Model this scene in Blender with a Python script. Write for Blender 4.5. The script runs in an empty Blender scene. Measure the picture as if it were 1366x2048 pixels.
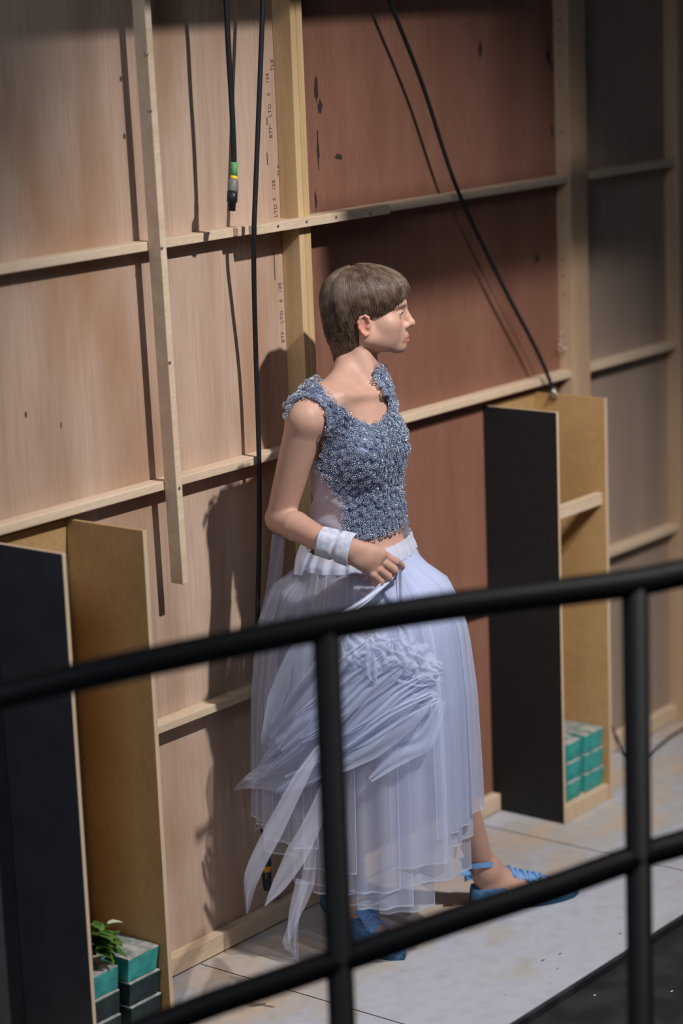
import bpy, bmesh, math, random
import numpy as np
from mathutils import Vector, Matrix
random.seed(7); RNG = np.random.default_rng(7)
SC = bpy.context.scene
COL = SC.collection

# ------------------------------------------------------------------ camera
# metres: x runs along the flat wall, y into it (wall face at y = 0), z up from the stage deck
FPX = 4733.72
PITCH, ROLL, YAW = (math.radians(a) for a in (12.5589, -2.26973, 38.7873))
CAM = np.array([0.0, -3.764, 2.35])
FW = np.array([math.cos(YAW)*math.cos(PITCH), math.sin(YAW)*math.cos(PITCH), -math.sin(PITCH)])
RT0 = np.array([math.sin(YAW), -math.cos(YAW), 0.0]); UP0 = np.cross(RT0, FW)
RT = math.cos(ROLL)*RT0 + math.sin(ROLL)*UP0
UP = -math.sin(ROLL)*RT0 + math.cos(ROLL)*UP0
cd = bpy.data.cameras.new('camera'); cam = bpy.data.objects.new('camera', cd); COL.objects.link(cam)
M = Matrix((RT, UP, -FW)).transposed().to_4x4(); M.translation = Vector(CAM); cam.matrix_world = M
cd.sensor_fit = 'VERTICAL'; cd.sensor_height = 36.0; cd.lens = FPX/2048*36.0
cd.clip_start = 0.1; cd.clip_end = 60
cd.dof.use_dof = True; cd.dof.focus_distance = 5.68; cd.dof.aperture_fstop = 1.4
SC.camera = cam

def at(px, py, y):
    """point on the vertical plane y = const seen at photo pixel (px, py)"""
    d = FW + RT*(px-683)/FPX - UP*(py-1024)/FPX
    return CAM + d*((y-CAM[1])/d[1])
def project(P):
    q = np.asarray(P) - CAM; z = q @ FW
    return 683 + FPX*(q @ RT)/z, 1024 - FPX*(q @ UP)/z

# ------------------------------------------------------------------ light
w = bpy.data.worlds.new('world'); SC.world = w; w.use_nodes = True
w.node_tree.nodes['Background'].inputs[0].default_value = (0.75, 0.82, 1.0, 1)
w.node_tree.nodes['Background'].inputs[1].default_value = 0.045
def spot(name, loc, target, watts, size, blend, radius, col):
    l = bpy.data.lights.new(name, 'SPOT'); o = bpy.data.objects.new(name, l); COL.objects.link(o)
    o.location = loc; o.rotation_euler = (Vector(target)-Vector(loc)).to_track_quat('-Z', 'Y').to_euler()
    l.energy = watts; l.spot_size = math.radians(size); l.spot_blend = blend; l.shadow_soft_size = radius; l.color = col
    return o
spot('key_spotlight', (4.02, -3.0, 4.2), (4.48, -0.25, 0.60), 830, 54, 1.0, 0.05, (1.0, 0.965, 0.945))
spot('side_spotlight', (2.2, -3.6, 4.3), (5.72, 0.0, 0.60), 620, 18, 1.0, 0.16, (1.0, 0.93, 0.86))
al = bpy.data.lights.new('left_fill_light', 'AREA'); ao = bpy.data.objects.new('left_fill_light', al); COL.objects.link(ao)  # added cool fill that brightens the left bin side; no lamp known there
ao.location = (0.7, -1.7, 3.3); ao.rotation_euler = (Vector((3.6, -.3, .7))-Vector(ao.location)).to_track_quat('-Z', 'Y').to_euler()
al.energy = 42; al.size = 1.2; al.color = (.80, .88, 1.0)
SC.view_settings.view_transform = 'Standard'; SC.view_settings.look = 'None'
SC.view_settings.gamma = 1.0; SC.view_settings.use_curve_mapping = False
SC.view_settings.exposure = 0.0

# ------------------------------------------------------------------ materials
def mat(name, color, rough=0.6, metal=0.0, spec=0.3, build=None):
    m = bpy.data.materials.new(name); m.use_nodes = True
    nt = m.node_tree; b = nt.nodes['Principled BSDF']
    b.inputs['Base Color'].default_value = (*color, 1); b.inputs['Roughness'].default_value = rough
    b.inputs['Metallic'].default_value = metal; b.inputs['Specular IOR Level'].default_value = spec
    if build: build(nt, b)
    return m
def wood(c1, c2, scale=(9, 9, 0.7), streak=0.5, blotch=None, bump=0.15):
    def f(nt, b):
        N = nt.nodes; L = nt.links
        tc = N.new('ShaderNodeTexCoord'); mp = N.new('ShaderNodeMapping'); mp.inputs['Scale'].default_value = scale
        L.new(tc.outputs['Object'], mp.inputs[0])
        n1 = N.new('ShaderNodeTexNoise'); n1.inputs['Scale'].default_value = 1.0; n1.inputs['Detail'].default_value = 8; n1.inputs['Distortion'].default_value = 0.6
        L.new(mp.outputs[0], n1.inputs['Vector'])
        r = N.new('ShaderNodeValToRGB'); r.color_ramp.elements[0].position = 0.5-streak/2; r.color_ramp.elements[1].position = 0.5+streak/2
        r.color_ramp.elements[0].color = (*c1, 1); r.color_ramp.elements[1].color = (*c2, 1)
        L.new(n1.outputs['Fac'], r.inputs[0]); out = r.outputs[0]
        n2 = N.new('ShaderNodeTexNoise'); n2.inputs['Scale'].default_value = 6.0; n2.inputs['Detail'].default_value = 6
        mp2 = N.new('ShaderNodeMapping'); mp2.inputs['Scale'].default_value = (scale[0]*4, scale[1]*4, scale[2]*2.0)
        L.new(tc.outputs['Object'], mp2.inputs[0]); L.new(mp2.outputs[0], n2.inputs['Vector'])
        mx = N.new('ShaderNodeMix'); mx.data_type = 'RGBA'; mx.blend_type = 'MULTIPLY'; mx.inputs['Factor'].default_value = 0.35
        L.new(out, mx.inputs['A']); L.new(n2.outputs['Color'], mx.inputs['B'])
        r2 = N.new('ShaderNodeValToRGB'); r2.color_ramp.elements[0].position = .3; r2.color_ramp.elements[0].color = (.62, .58, .55, 1); r2.color_ramp.elements[1].position = .6
        L.new(n2.outputs['Fac'], r2.inputs[0]); L.new(r2.outputs[0], mx.inputs['B']); out = mx.outputs['Result']
        if blotch:
            n3 = N.new('ShaderNodeTexNoise'); n3.inputs['Scale'].default_value = 1.7; n3.inputs['Detail'].default_value = 4
            mp3 = N.new('ShaderNodeMapping'); mp3.inputs['Scale'].default_value = (2.2, 1, 0.8)
            L.new(tc.outputs['Object'], mp3.inputs[0]); L.new(mp3.outputs[0], n3.inputs['Vector'])
            r3 = N.new('ShaderNodeValToRGB'); r3.color_ramp.elements[0].position = .48; r3.color_ramp.elements[1].position = .72
            r3.color_ramp.elements[0].color = (0, 0, 0, 1)
            L.new(n3.outputs['Fac'], r3.inputs[0])
            m3 = N.new('ShaderNodeMix'); m3.data_type = 'RGBA'; L.new(r3.outputs[0], m3.inputs['Factor'])
            L.new(out, m3.inputs['A']); m3.inputs['B'].default_value = (*blotch, 1); out = m3.outputs['Result']
        L.new(out, b.inputs['Base Color'])
        bp = N.new('ShaderNodeBump'); bp.inputs['Strength'].default_value = bump; bp.inputs['Distance'].default_value = 0.002
        L.new(n2.outputs['Fac'], bp.inputs['Height']); L.new(bp.outputs[0], b.inputs['Normal'])
    return f
def noisy(c1, c2, scale, lo=.4, hi=.6, bump=0.0, detail=6):
    def f(nt, b):
        N = nt.nodes; L = nt.links
        tc = N.new('ShaderNodeTexCoord'); n = N.new('ShaderNodeTexNoise'); n.inputs['Scale'].default_value = scale; n.inputs['Detail'].default_value = detail
        L.new(tc.outputs['Object'], n.inputs['Vector'])
        r = N.new('ShaderNodeValToRGB'); r.color_ramp.elements[0].position = lo; r.color_ramp.elements[1].position = hi
        r.color_ramp.elements[0].color = (*c1, 1); r.color_ramp.elements[1].color = (*c2, 1)
        L.new(n.outputs['Fac'], r.inputs[0]); L.new(r.outputs[0], b.inputs['Base Color'])
        if bump:
            bp = N.new('ShaderNodeBump'); bp.inputs['Strength'].default_value = bump; bp.inputs['Distance'].default_value = 0.002
            L.new(n.outputs['Fac'], bp.inputs['Height']); L.new(bp.outputs[0], b.inputs['Normal'])
    return f
def floor_build(nt, b):
    N = nt.nodes; L = nt.links
    tc = N.new('ShaderNodeTexCoord')
    n = N.new('ShaderNodeTexNoise'); n.inputs['Scale'].default_value = 3.2; n.inputs['Detail'].default_value = 7; n.inputs['Roughness'].default_value = .6
    mp = N.new('ShaderNodeMapping'); mp.inputs['Scale'].default_value = (1.0, 1.6, 1); L.new(tc.outputs['Object'], mp.inputs[0]); L.new(mp.outputs[0], n.inputs['Vector'])
    # worn, tracked-on strip along the foot of the wall
    sx = N.new('ShaderNodeSeparateXYZ'); L.new(tc.outputs['Object'], sx.inputs[0])
    mr = N.new('ShaderNodeMapRange'); mr.inputs['From Min'].default_value = -0.62; mr.inputs['From Max'].default_value = -0.38; mr.inputs['To Min'].default_value = -.16; mr.inputs['To Max'].default_value = .03
    L.new(sx.outputs['Y'], mr.inputs['Value'])
    ad = N.new('ShaderNodeMath'); ad.operation = 'ADD'; L.new(n.outputs['Fac'], ad.inputs[0]); L.new(mr.outputs[0], ad.inputs[1])
    r = N.new('ShaderNodeValToRGB'); e = r.color_ramp.elements
    e[0].position = .40; e[0].color = (.43, .44, .49, 1); e[1].position = .64; e[1].color = (.50, .385, .295, 1)
    k = e.new(.50); k.color = (.42, .40, .39, 1)
    L.new(ad.outputs[0], r.inputs[0])
    n2 = N.new('ShaderNodeTexNoise'); n2.inputs['Scale'].default_value = 22; n2.inputs['Detail'].default_value = 5; L.new(tc.outputs['Object'], n2.inputs['Vector'])
    r2 = N.new('ShaderNodeValToRGB'); r2.color_ramp.elements[0].position = .25; r2.color_ramp.elements[0].color = (.78, .78, .78, 1); r2.color_ramp.elements[1].position = .55
    L.new(n2.outputs['Fac'], r2.inputs[0])
    mx = N.new('ShaderNodeMix'); mx.data_type = 'RGBA'; mx.blend_type = 'MULTIPLY'; mx.inputs['Factor'].default_value = .6
    L.new(r.outputs[0], mx.inputs['A']); L.new(r2.outputs[0], mx.inputs['B']); L.new(mx.outputs['Result'], b.inputs['Base Color'])

MT = {}
MT['ply_pale'] = mat('plywood_pale', (.6, .45, .33), .65, build=wood((.345, .225, .158), (.57, .42, .33), scale=(5.5, 9, .45), streak=.42, blotch=(.34, .185, .105)))
MT['ply_red'] = mat('plywood_red', (.3, .15, .1), .6, build=wood((.185, .080, .052), (.27, .130, .090), scale=(7, 7, 1.2)))
MT['ply_grey'] = mat('plywood_grey', (.35, .28, .22), .65, build=wood((.27, .20, .155), (.36, .275, .22)))
MT['batten'] = mat('pine_batten', (.7, .56, .4), .6, build=wood((.55, .41, .28), (.69, .55, .41), scale=(1.5, 20, 20), bump=.1))
MT['upright'] = mat('pine_upright', (.62, .45, .26), .6, build=wood((.48, .31, .14), (.60, .43, .24), scale=(26, 26, 1.2)))
MT['upright_red'] = mat('pine_upright_far', (.5, .34, .2), .6, build=wood((.40, .26, .15), (.52, .37, .25), scale=(26, 26, 1.2)))
MT['ply_box'] = mat('plywood_box', (.58, .37, .17), .55, build=wood((.36, .215, .088), (.46, .295, .135), scale=(3, 3, 7), streak=.7))
MT['ply_edge'] = mat('plywood_edge', (.62, .48, .33), .7, build=wood((.50, .36, .23), (.68, .53, .38), scale=(90, 90, 2)))
MT['black_paint'] = mat('black_paint', (.012, .012, .014), .55, build=noisy((.0095, .0095, .011), (.0115, .0115, .013), 60))
MT['black_sheen'] = mat('black_paint_sheen', (.035, .036, .042), .6, build=noisy((.034, .0355, .042), (.041, .0425, .05), 14))  # black paint made paler: sheen of light on the left side put into the colour
MT['floor'] = mat('grey_deck_paint', (.5, .5, .54), .75, build=floor_build)
MT['black_floor'] = mat('black_floor_paint', (.016, .017, .02), .6, build=noisy((.013, .014, .017), (.028, .028, .032), 9))
MT['rail'] = mat('black_tube', (.004, .004, .005), .55, spec=.18)
MT['cable'] = mat('black_rubber', (.012, .012, .014), .5)
MT['steel'] = mat('steel', (.45, .43, .40), .35, metal=.9)
MT['plug'] = mat('plug_grey', (.16, .15, .15), .4, spec=.5)
MT['plug_dark'] = mat('plug_black', (.02, .02, .022), .4)
MT['yellow'] = mat('yellow_tape', (.75, .50, .03), .5)
MT['green'] = mat('green_tape', (.08, .30, .10), .5)
MT['ink'] = mat('print_ink', (.06, .045, .04), .8)
MT['stain'] = mat('dark_stain', (.035, .022, .018), .9)
MT['teal'] = mat('teal_iron', (.03, .27, .25), .5, build=noisy((.022, .22, .205), (.045, .33, .30), 24, bump=.3))
MT['dark_teal'] = mat('dark_iron', (.010, .026, .030), .5, build=noisy((.008, .018, .022), (.014, .036, .04), 24, bump=.3))
MT['worn'] = mat('worn_iron_top', (.3, .31, .29), .6, build=noisy((.16, .20, .19), (.44, .43, .40), 28, .35, .65, bump=.3))
MT['leaf'] = mat('leaf', (.05, .13, .02), .45, build=noisy((.03, .085, .012), (.10, .20, .04), 40))
MT['leaf_pale'] = mat('leaf_pale', (.5, .55, .4), .45)
MT['bead'] = mat('bead_steel_blue', (.60, .67, .80), .13, metal=.8)
MT['bead_base'] = mat('beaded_mesh_blue', (.13, .17, .26), .5, metal=.3, build=noisy((.075, .10, .17), (.16, .20, .31), 160))
MT['shoe'] = mat('shoe_blue', (.05, .14, .27), .75, build=noisy((.04, .115, .23), (.07, .18, .32), 60, bump=.2))
MT['lace'] = mat('lace_blue', (.16, .33, .62), .6)
MT['sole'] = mat('sole_blue', (.03, .08, .15), .7)
MT['cuff'] = mat('cuff_fabric', (.50, .53, .64), .85, build=noisy((.44, .47, .58), (.58, .60, .70), 90, bump=.5))
MT['hair'] = mat('hair_brown', (.055, .033, .022), .75, spec=.15, build=noisy((.035, .022, .015), (.075, .046, .03), 60))
MT['strand'] = mat('hair_strand', (.15, .10, .07), .42, spec=.5, build=noisy((.050, .030, .020), (.175, .115, .078), 55, .3, .7))

def skin_build(nt, b):
    N = nt.nodes; L = nt.links
    a = N.new('ShaderNodeAttribute'); a.attribute_name = 'tint'
    tc = N.new('ShaderNodeTexCoord'); n = N.new('ShaderNodeTexNoise'); n.inputs['Scale'].default_value = 35; n.inputs['Detail'].default_value = 4
    L.new(tc.outputs['Object'], n.inputs['Vector'])
    r = N.new('ShaderNodeValToRGB'); r.color_ramp.elements[0].color = (.90, .88, .87, 1); r.color_ramp.elements[1].color = (1, 1, 1, 1)
    r.color_ramp.elements[0].position = .3; r.color_ramp.elements[1].position = .7
    L.new(n.outputs['Fac'], r.inputs[0])
    mx = N.new('ShaderNodeMix'); mx.data_type = 'RGBA'; mx.blend_type = 'MULTIPLY'; mx.inputs['Factor'].default_value = 1
    L.new(a.outputs['Color'], mx.inputs['A']); L.new(r.outputs[0], mx.inputs['B'])
    L.new(mx.outputs['Result'], b.inputs['Base Color'])
    b.inputs['Subsurface Weight'].default_value = .12; b.inputs['Subsurface Radius'].default_value = (.012, .005, .003)
    b.inputs['Subsurface Scale'].default_value = 1.0
MT['skin'] = mat('skin', (.6, .4, .32), .5, spec=.35, build=skin_build)

def tulle(name, color, opacity, fold=0.0):
    m = bpy.data.materials.new(name); m.use_nodes = True; nt = m.node_tree; N = nt.nodes; L = nt.links
    for n in list(N): N.remove(n)
    out = N.new('ShaderNodeOutputMaterial'); d = N.new('ShaderNodeBsdfDiffuse'); t = N.new('ShaderNodeBsdfTranslucent'); tr = N.new('ShaderNodeBsdfTransparent')
    d.inputs[0].default_value = (*color, 1); t.inputs[0].default_value = (*color, 1)
    m1 = N.new('ShaderNodeMixShader'); m1.inputs[0].default_value = .38; L.new(d.outputs[0], m1.inputs[1]); L.new(t.outputs[0], m1.inputs[2])
    # sheer cloth closes up where it is seen edge-on
    lw = N.new('ShaderNodeLayerWeight'); lw.inputs['Blend'].default_value = .25
    mr = N.new('ShaderNodeMapRange'); mr.inputs['To Min'].default_value = opacity; mr.inputs['To Max'].default_value = min(1, opacity+.45)
    L.new(lw.outputs['Facing'], mr.inputs['Value'])
    m2 = N.new('ShaderNodeMixShader'); L.new(mr.outputs[0], m2.inputs[0]); L.new(tr.outputs[0], m2.inputs[1]); L.new(m1.outputs[0], m2.inputs[2])
    L.new(m2.outputs[0], out.inputs['Surface'])
    return m
MT['tulle'] = tulle('tulle_pale_blue', (.70, .76, .94), .40)
MT['tulle_sheer'] = tulle('tulle_sheer', (.60, .63, .76), .24)
MT['tulle_dense'] = tulle('tulle_dense', (.72, .78, .95), .62)
MT['petal'] = tulle('petal_organza', (.66, .67, .80), .38)
MT['tulle_edge'] = tulle('tulle_edge', (.76, .81, .96), .60)
MT['puff'] = tulle('puff_gauze', (.76, .81, .96), .28)
MT['slip'] = tulle('slip_cotton', (.74, .80, .97), .9)

# ------------------------------------------------------------------ builders
def tag(o, label=None, cat=None, group=None, kind=None):
    if label: o['label'] = label
    if cat: o['category'] = cat
    if group: o['group'] = group
    if kind: o['kind'] = kind
    return o
def empty(name, loc=(0, 0, 0)):
    o = bpy.data.objects.new(name, None); COL.objects.link(o); o.location = loc; o.empty_display_size = .05
    return o
def wloc(o):
    v = Vector((0, 0, 0))
    while o: v += o.location; o = o.parent
    return v
def link(name, me, m, parent=None, smooth=False, origin=None):
    """world-space mesh -> object; under a parent the mesh is expressed from the parent's place"""
    o = bpy.data.objects.new(name, me); COL.objects.link(o)
    if m is not None:
        for x in (m if isinstance(m, (list, tuple)) else [m]): me.materials.append(x)
    off = wloc(parent) if parent else Vector(origin or (0, 0, 0))
    me.transform(Matrix.Translation(-off))
    if parent: o.parent = parent
    else: o.location = off
    if smooth:
        for p in me.polygons: p.use_smooth = True
    me.update()
    return o
def obj(name, bm, m, parent=None, smooth=False, origin=None):
    me = bpy.data.meshes.new(name); bm.normal_update(); bm.to_mesh(me); bm.free()
    return link(name, me, m, parent, smooth, origin)
def box(bm, x0, x1, y0, y1, z0, z1, bevel=.002):
    r = bmesh.ops.create_cube(bm, size=1)
    for v in r['verts']:
        v.co = Vector((x0+(v.co.x+.5)*(x1-x0), y0+(v.co.y+.5)*(y1-y0), z0+(v.co.z+.5)*(z1-z0)))
    if bevel:
        es = {e for v in r['verts'] for e in v.link_edges}
        bmesh.ops.bevel(bm, geom=list(es), offset=bevel, segments=2, affect='EDGES', profile=.5)
    return bm
def prism(bm, pts, z0, z1, taper=1.0, bevel=.002):
    cx = sum(p[0] for p in pts)/len(pts); cy = sum(p[1] for p in pts)/len(pts)
    lo = [bm.verts.new((cx+(x-cx)*taper, cy+(y-cy)*taper, z0)) for x, y in pts]
    hi = [bm.verts.new((x, y, z1)) for x, y in pts]
    n = len(pts); fs = [bm.faces.new(hi), bm.faces.new(lo[::-1])]
    for i in range(n): fs.append(bm.faces.new((lo[i], lo[(i+1) % n], hi[(i+1) % n], hi[i])))
    bmesh.ops.recalc_face_normals(bm, faces=fs)
    if bevel:
        es = {e for f in fs for e in f.edges}
        bmesh.ops.bevel(bm, geom=list(es), offset=bevel, segments=2, affect='EDGES', profile=.5)
    return bm
def catmull(P, n=8):
    P = [np.array(p, float) for p in P]
    if len(P) < 3: return [P[0]+(P[-1]-P[0])*i/n for i in range(n+1)]
    Q = [2*P[0]-P[1]]+P+[2*P[-1]-P[-2]]; out = []
    for i in range(1, len(Q)-2):
        a, b, c, d = Q[i-1:i+3]
        for k in range(n):
            t = k/n; out.append(.5*((2*b)+(c-a)*t+(2*a-5*b+4*c-d)*t*t+(3*b-a-3*c+d)*t**3))
    out.append(Q[-2]); return out
def tube(bm, pts, r, seg=10, cap=True):
    pts = [Vector(p) for p in pts]; n = len(pts); rs = r if isinstance(r, (list, tuple, np.ndarray)) else [r]*n
    rings = []; ref = None
    for i, p in enumerate(pts):
        t = (pts[min(i+1, n-1)]-pts[max(i-1, 0)]).normalized()
        if ref is None: ref = t.orthogonal().normalized()
        ref = (ref-t*ref.dot(t)).normalized(); b = t.cross(ref)
        rings.append([bm.verts.new(p+(ref*math.cos(2*math.pi*k/seg)+b*math.sin(2*math.pi*k/seg))*rs[i]) for k in range(seg)])
    for i in range(n-1):
        for k in range(seg):
            bm.faces.new((rings[i][k], rings[i][(k+1) % seg], rings[i+1][(k+1) % seg], rings[i+1][k]))
    if cap: bm.faces.new(rings[0][::-1]); bm.faces.new(rings[-1])
    return bm
def screw_head(bm, p, nrm, r=.004):
    p = Vector(p); nrm = Vector(nrm).normalized()
    tube(bm, [p-nrm*.006, p+nrm*.0012, p+nrm*.0018], [r, r, r*.6], 10)

# ------------------------------------------------------------------ the setting
WX0, WX1, WZ = 2.6, 7.6, 4.3
DECK_Y = -.855
fl = obj('floor', box(bmesh.new(), WX0-.3, WX1+.5, DECK_Y, .05, -.035, 0, .002), MT['floor']); tag(fl, 'worn grey painted stage deck with brownish scuffs along the plywood wall', 'floor', kind='structure')
obj('deck_edge', box(bmesh.new(), WX0-.3, WX1+.5, DECK_Y-.012, DECK_Y-.0005, -.034, -.004, .001), MT['black_floor'], fl)
lf = obj('floor_black', box(bmesh.new(), -1.5, WX1+1, -4.8, DECK_Y-.0125, -.075, -.022, 0), MT['black_floor']); tag(lf, 'black painted floor beyond the edge of the grey deck', 'floor', kind='structure')
bm = bmesh.new()
for x, yy in ((5.20, -.005), (4.02, -.005)): box(bm, x, x+.003, DECK_Y+.004, -.03, .0002, .0008, 0)
obj('board_joint', bm, MT['stain'], fl)
bm = bmesh.new()
for px, py, s in ((1085, 1921, .006), (1120, 1908, .005), (1115, 1937, .003), (1100, 1955, .002), (1240, 1868, .004), (1010, 1990, .002)):
    d = FW + RT*(px-683)/FPX - UP*(py-1024)/FPX; P = CAM-d*CAM[2]/d[2]
    r = bmesh.ops.create_circle(bm, cap_ends=True, radius=s, segments=12)
    for v in r['verts']: v.co = Vector((P[0]+v.co.x*1.6*random.uniform(.6, 1.1), P[1]+v.co.y*.8*random.uniform(.5, 1.1), .0006))
obj('scuff_mark', bm, mat('scuff_grey', (.16, .16, .17), .8), fl)
bm = bmesh.new()
for px, py in ((1187, 1992), (1341, 1984)):
    d = FW + RT*(px-683)/FPX - UP*(py-1024)/FPX; P = CAM+d*((-.022-CAM[2])/d[2])
    tube(bm, [P+[0, 0, .001], P+[.006, -.003, .0016]], .0014, 6)
obj('paint_fleck', bm, mat('white_fleck', (.8, .8, .82)), lf)

wall = empty('wall_back'); tag(wall, 'back of a stage wall, plywood sheets on pine framing', 'wall', kind='structure')
sheets = [(WX0, 4.531, 'ply_pale'), (4.531, 5.80, 'ply_red'), (5.80, WX1, 'ply_grey')]
for x0, x1, m in sheets: obj('plywood_sheet', box(bmesh.new(), x0, x1, 0, .012, 0, WZ, 0), MT[m], wall)
D = .042; HT = .021
ROWS = [(.629,), (1.210,), (1.772,), (2.42,)]
SPANS = [(WX0, 4.49), (4.535, 5.722), (5.812, 6.325), (6.42, WX1)]
LOW = [(3.692, 4.49), (4.535, 5.328), (5.59, 5.722), (5.812, 6.325), (6.42, WX1)]     # broken where the bins stand
for (z,) in ROWS:
    for (x0, x1) in (SPANS if z > 1 else LOW): obj('batten', box(bmesh.new(), x0, x1, -D, 0, z, z+HT), MT['batten'], wall)
for (x0, x1) in LOW: obj('bottom_rail', box(bmesh.new(), x0, x1, -.03, 0, .004, .052), MT['batten'], wall)
for (x0, x1, d, m) in ((4.49, 4.512, .058, 'upright'), (4.513, 4.535, .058, 'upright'), (5.722, 5.812, .05, 'upright_red'), (6.325, 6.42, .05, 'upright_red')):
    obj('upright', box(bmesh.new(), x0, x1, -d, 0, 0, WZ), MT[m], wall)
obj('masking_board', box(bmesh.new(), WX0, 3.426, -.03, -.0005, 0, 1.19, .001), MT['black_sheen'], wall)
# stencilled maker's print up the pale sheet, and stains
def lettering(txt, px, py, size, parent, y=-.0006):
    c = bpy.data.curves.new('lettering', 'FONT'); c.body = txt; c.size = size; c.extrude = 0; c.space_character = 1.1
    o = bpy.data.objects.new('lettering_tmp', c); me = bpy.data.meshes.new_from_object(o); bpy.data.objects.remove(o)
    P = at(px, py, y)
    # letters read upwards: text x -> world z, text y -> world -x
    me.transform(Matrix(((0, -1, 0, P[0]), (0, 0, -1, y), (1, 0, 0, P[2]), (0, 0, 0, 1))))
    return link('lettering', me, MT['ink'], parent)
for px, py, t in ((545, 276, 'BTF'), (543, 252, '-'), (543, 234, 'LTD'), (540, 192, '5'), (538, 165, '/24'), (548, 142, 'TLK'),
                  (555, 434, 'LTD'), (552, 401, '5'), (551, 378, '/28'), (561, 352, 'TLK'),
                  (569, 685, 'BTF'), (567, 646, 'LTD'), (565, 604, '6'), (563, 583, '/28'), (574, 557, 'TLK'), (585, 768, 'TLK')):
    s = .0165
    lettering(t, px, py, s, wall)
bm = bmesh.new()
for px, p0, p1 in ((534, 305, 330), (560, 195, 235), (548, 505, 560), (534, 235, 250)):
    a = at(px, p0, -.0006); b = at(px+(p1-p0)*.04, p1, -.0006); x = (a[0]+b[0])/2; box(bm, x-.0012, x+.0012, -.0009, 0, b[2], a[2], 0)
obj('print_rule', bm, MT['ink'], wall)
def blob(bm, px, py, w, h, y=-.0007, n=18):
    P = at(px, py, y); vs = []
    for k in range(n):
        a = 2*math.pi*k/n; q = random.uniform(.55, 1.1)
        vs.append(bm.verts.new((P[0]+w*q*math.cos(a), y, P[2]+h*q*math.sin(a))))
    bm.faces.new(vs)
bm = bmesh.new()
for s in ((677, 313, .018, .009), (961, 98, .009, .024), (1097, 115, .012, .026), (1105, 135, .006, .018), (1104, 262, .006, .02), (1074, 516, .011, .012), (52, 829, .004, .009), (122, 850, .002, .008), (632, 175, .008, .04), (640, 215, .012, .02), (636, 300, .006, .05), (632, 400, .005, .03), (1098, 85, .003, .03), (1111, 268, .003, .03)): blob(bm, *s)
obj('stain_spot', bm, MT['stain'], wall)
bm = bmesh.new()
for px, py in ((1124, 40), (1125, 62), (1126, 80), (1128, 103), (1122, 172), (1126, 265), (1122, 437), (1126, 520), (1127, 552), (1124, 590), (1126, 672), (1123, 690)):
    P = at(px, py, -.022); tube(bm, [(5.7245, P[1], P[2]), (5.7195, P[1], P[2]+.001)], .0032, 8)
obj('screw_head', bm, MT['steel'], wall)
bm = bmesh.new()
for k in range(26):
    P = at(1124+random.uniform(-9, 9), 680+random.uniform(-18, 30), -.03)
    tube(bm, [P, P+[random.uniform(-.006, .006), random.uniform(-.006, .004), random.uniform(-.008, .008)]], .0016, 5)
obj('glue_blob', bm, mat('dried_glue', (.55, .42, .36), .4), wall)

# loose timbers fixed over the framing
vb = empty('timber_batten', (3.985, -.062, .985)); tag(vb, 'long upright pine batten whose sawn lower end hangs free above the left plywood bin', 'batten')
bm = bmesh.new(); box(bm, 3.976, 3.996, -.082, -.043, .985, WZ)
for v in bm.verts: v.co.x -= .022*(v.co.z-.985)/1.35
obj('timber', bm, MT['batten'], vb)
for px, py in ((293, 108), (300, 221), (323, 496), (339, 725), (358, 976)):
    P = at(px, py, -.082); b = bmesh.new(); screw_head(b, (P[0], -.0825, P[2]), (0, -1, 0)); obj('screw', b, MT['steel'], vb)
sp = empty('timber_splint', (4.56, -.062, 1.772)); tag(sp, 'short pine batten screwed across the central upright with four screws', 'batten')
obj('timber', box(bmesh.new(), 4.300, 4.826, -.084, -.0585, 1.774, 1.797), MT['batten'], sp)
for px, py in ((556, 452), (613, 443), (672, 434), (740, 427)):
    P = at(px, py, -.085); b = bmesh.new(); screw_head(b, (P[0], -.085, P[2]), (0, -1, 0), .0035); obj('screw', b, MT['steel'], sp)
# ledger piece behind the splint, left end of it rests on the batten
obj('batten_packer', box(bmesh.new(), 4.262, 4.489, -.058, -.0425, 1.774, 1.795), MT['batten'], wall)

# ------------------------------------------------------------------ open plywood bins
def bin_box(x0, x1, zt, label, shelf, paint='black_paint'):
    r = empty('plywood_bin', ((x0+x1)/2, -.12, 0)); tag(r, label, 'bin')
    t = .012; d = .245
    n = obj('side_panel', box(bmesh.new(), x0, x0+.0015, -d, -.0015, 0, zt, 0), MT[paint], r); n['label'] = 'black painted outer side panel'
    bm = bmesh.new()
    box(bm, x0+.0015, x0+t, -d, -.0015, 0, zt, .001); obj('side_core', bm, MT['ply_edge'], n)
    obj('side_panel', box(bmesh.new(), x1-t, x1, -d, -.0015, 0, zt, .001), MT['ply_box'], r)
    e = obj('front_edge', box(bmesh.new(), x1-t, x1, -d-.0012, -d, 0, zt, 0), MT['ply_edge'], r)
    obj('back_panel', box(bmesh.new(), x0+t, x1-t, -.010, -.0015, 0, zt, .001), MT['ply_box'], r)
    obj('plinth', box(bmesh.new(), x0+t, x1-t, -d+.002, -.011, 0, .046, .002), MT['ply_edge'], r)
    if shelf: obj('cross_rail', box(bmesh.new(), x0+t, x1-t, -d+.012, -d+.034, shelf-.034, shelf, .001), MT['batten'], r)
    return r
bin_box(5.330, 5.588, 1.187, 'tall open plywood bin with black side, behind the walking woman, holding three teal weights', .915)
bin_box(3.428, 3.690, 1.196, 'tall open plywood bin with black side, holding a plant sprig and stacked weights', None, 'black_sheen')

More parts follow.
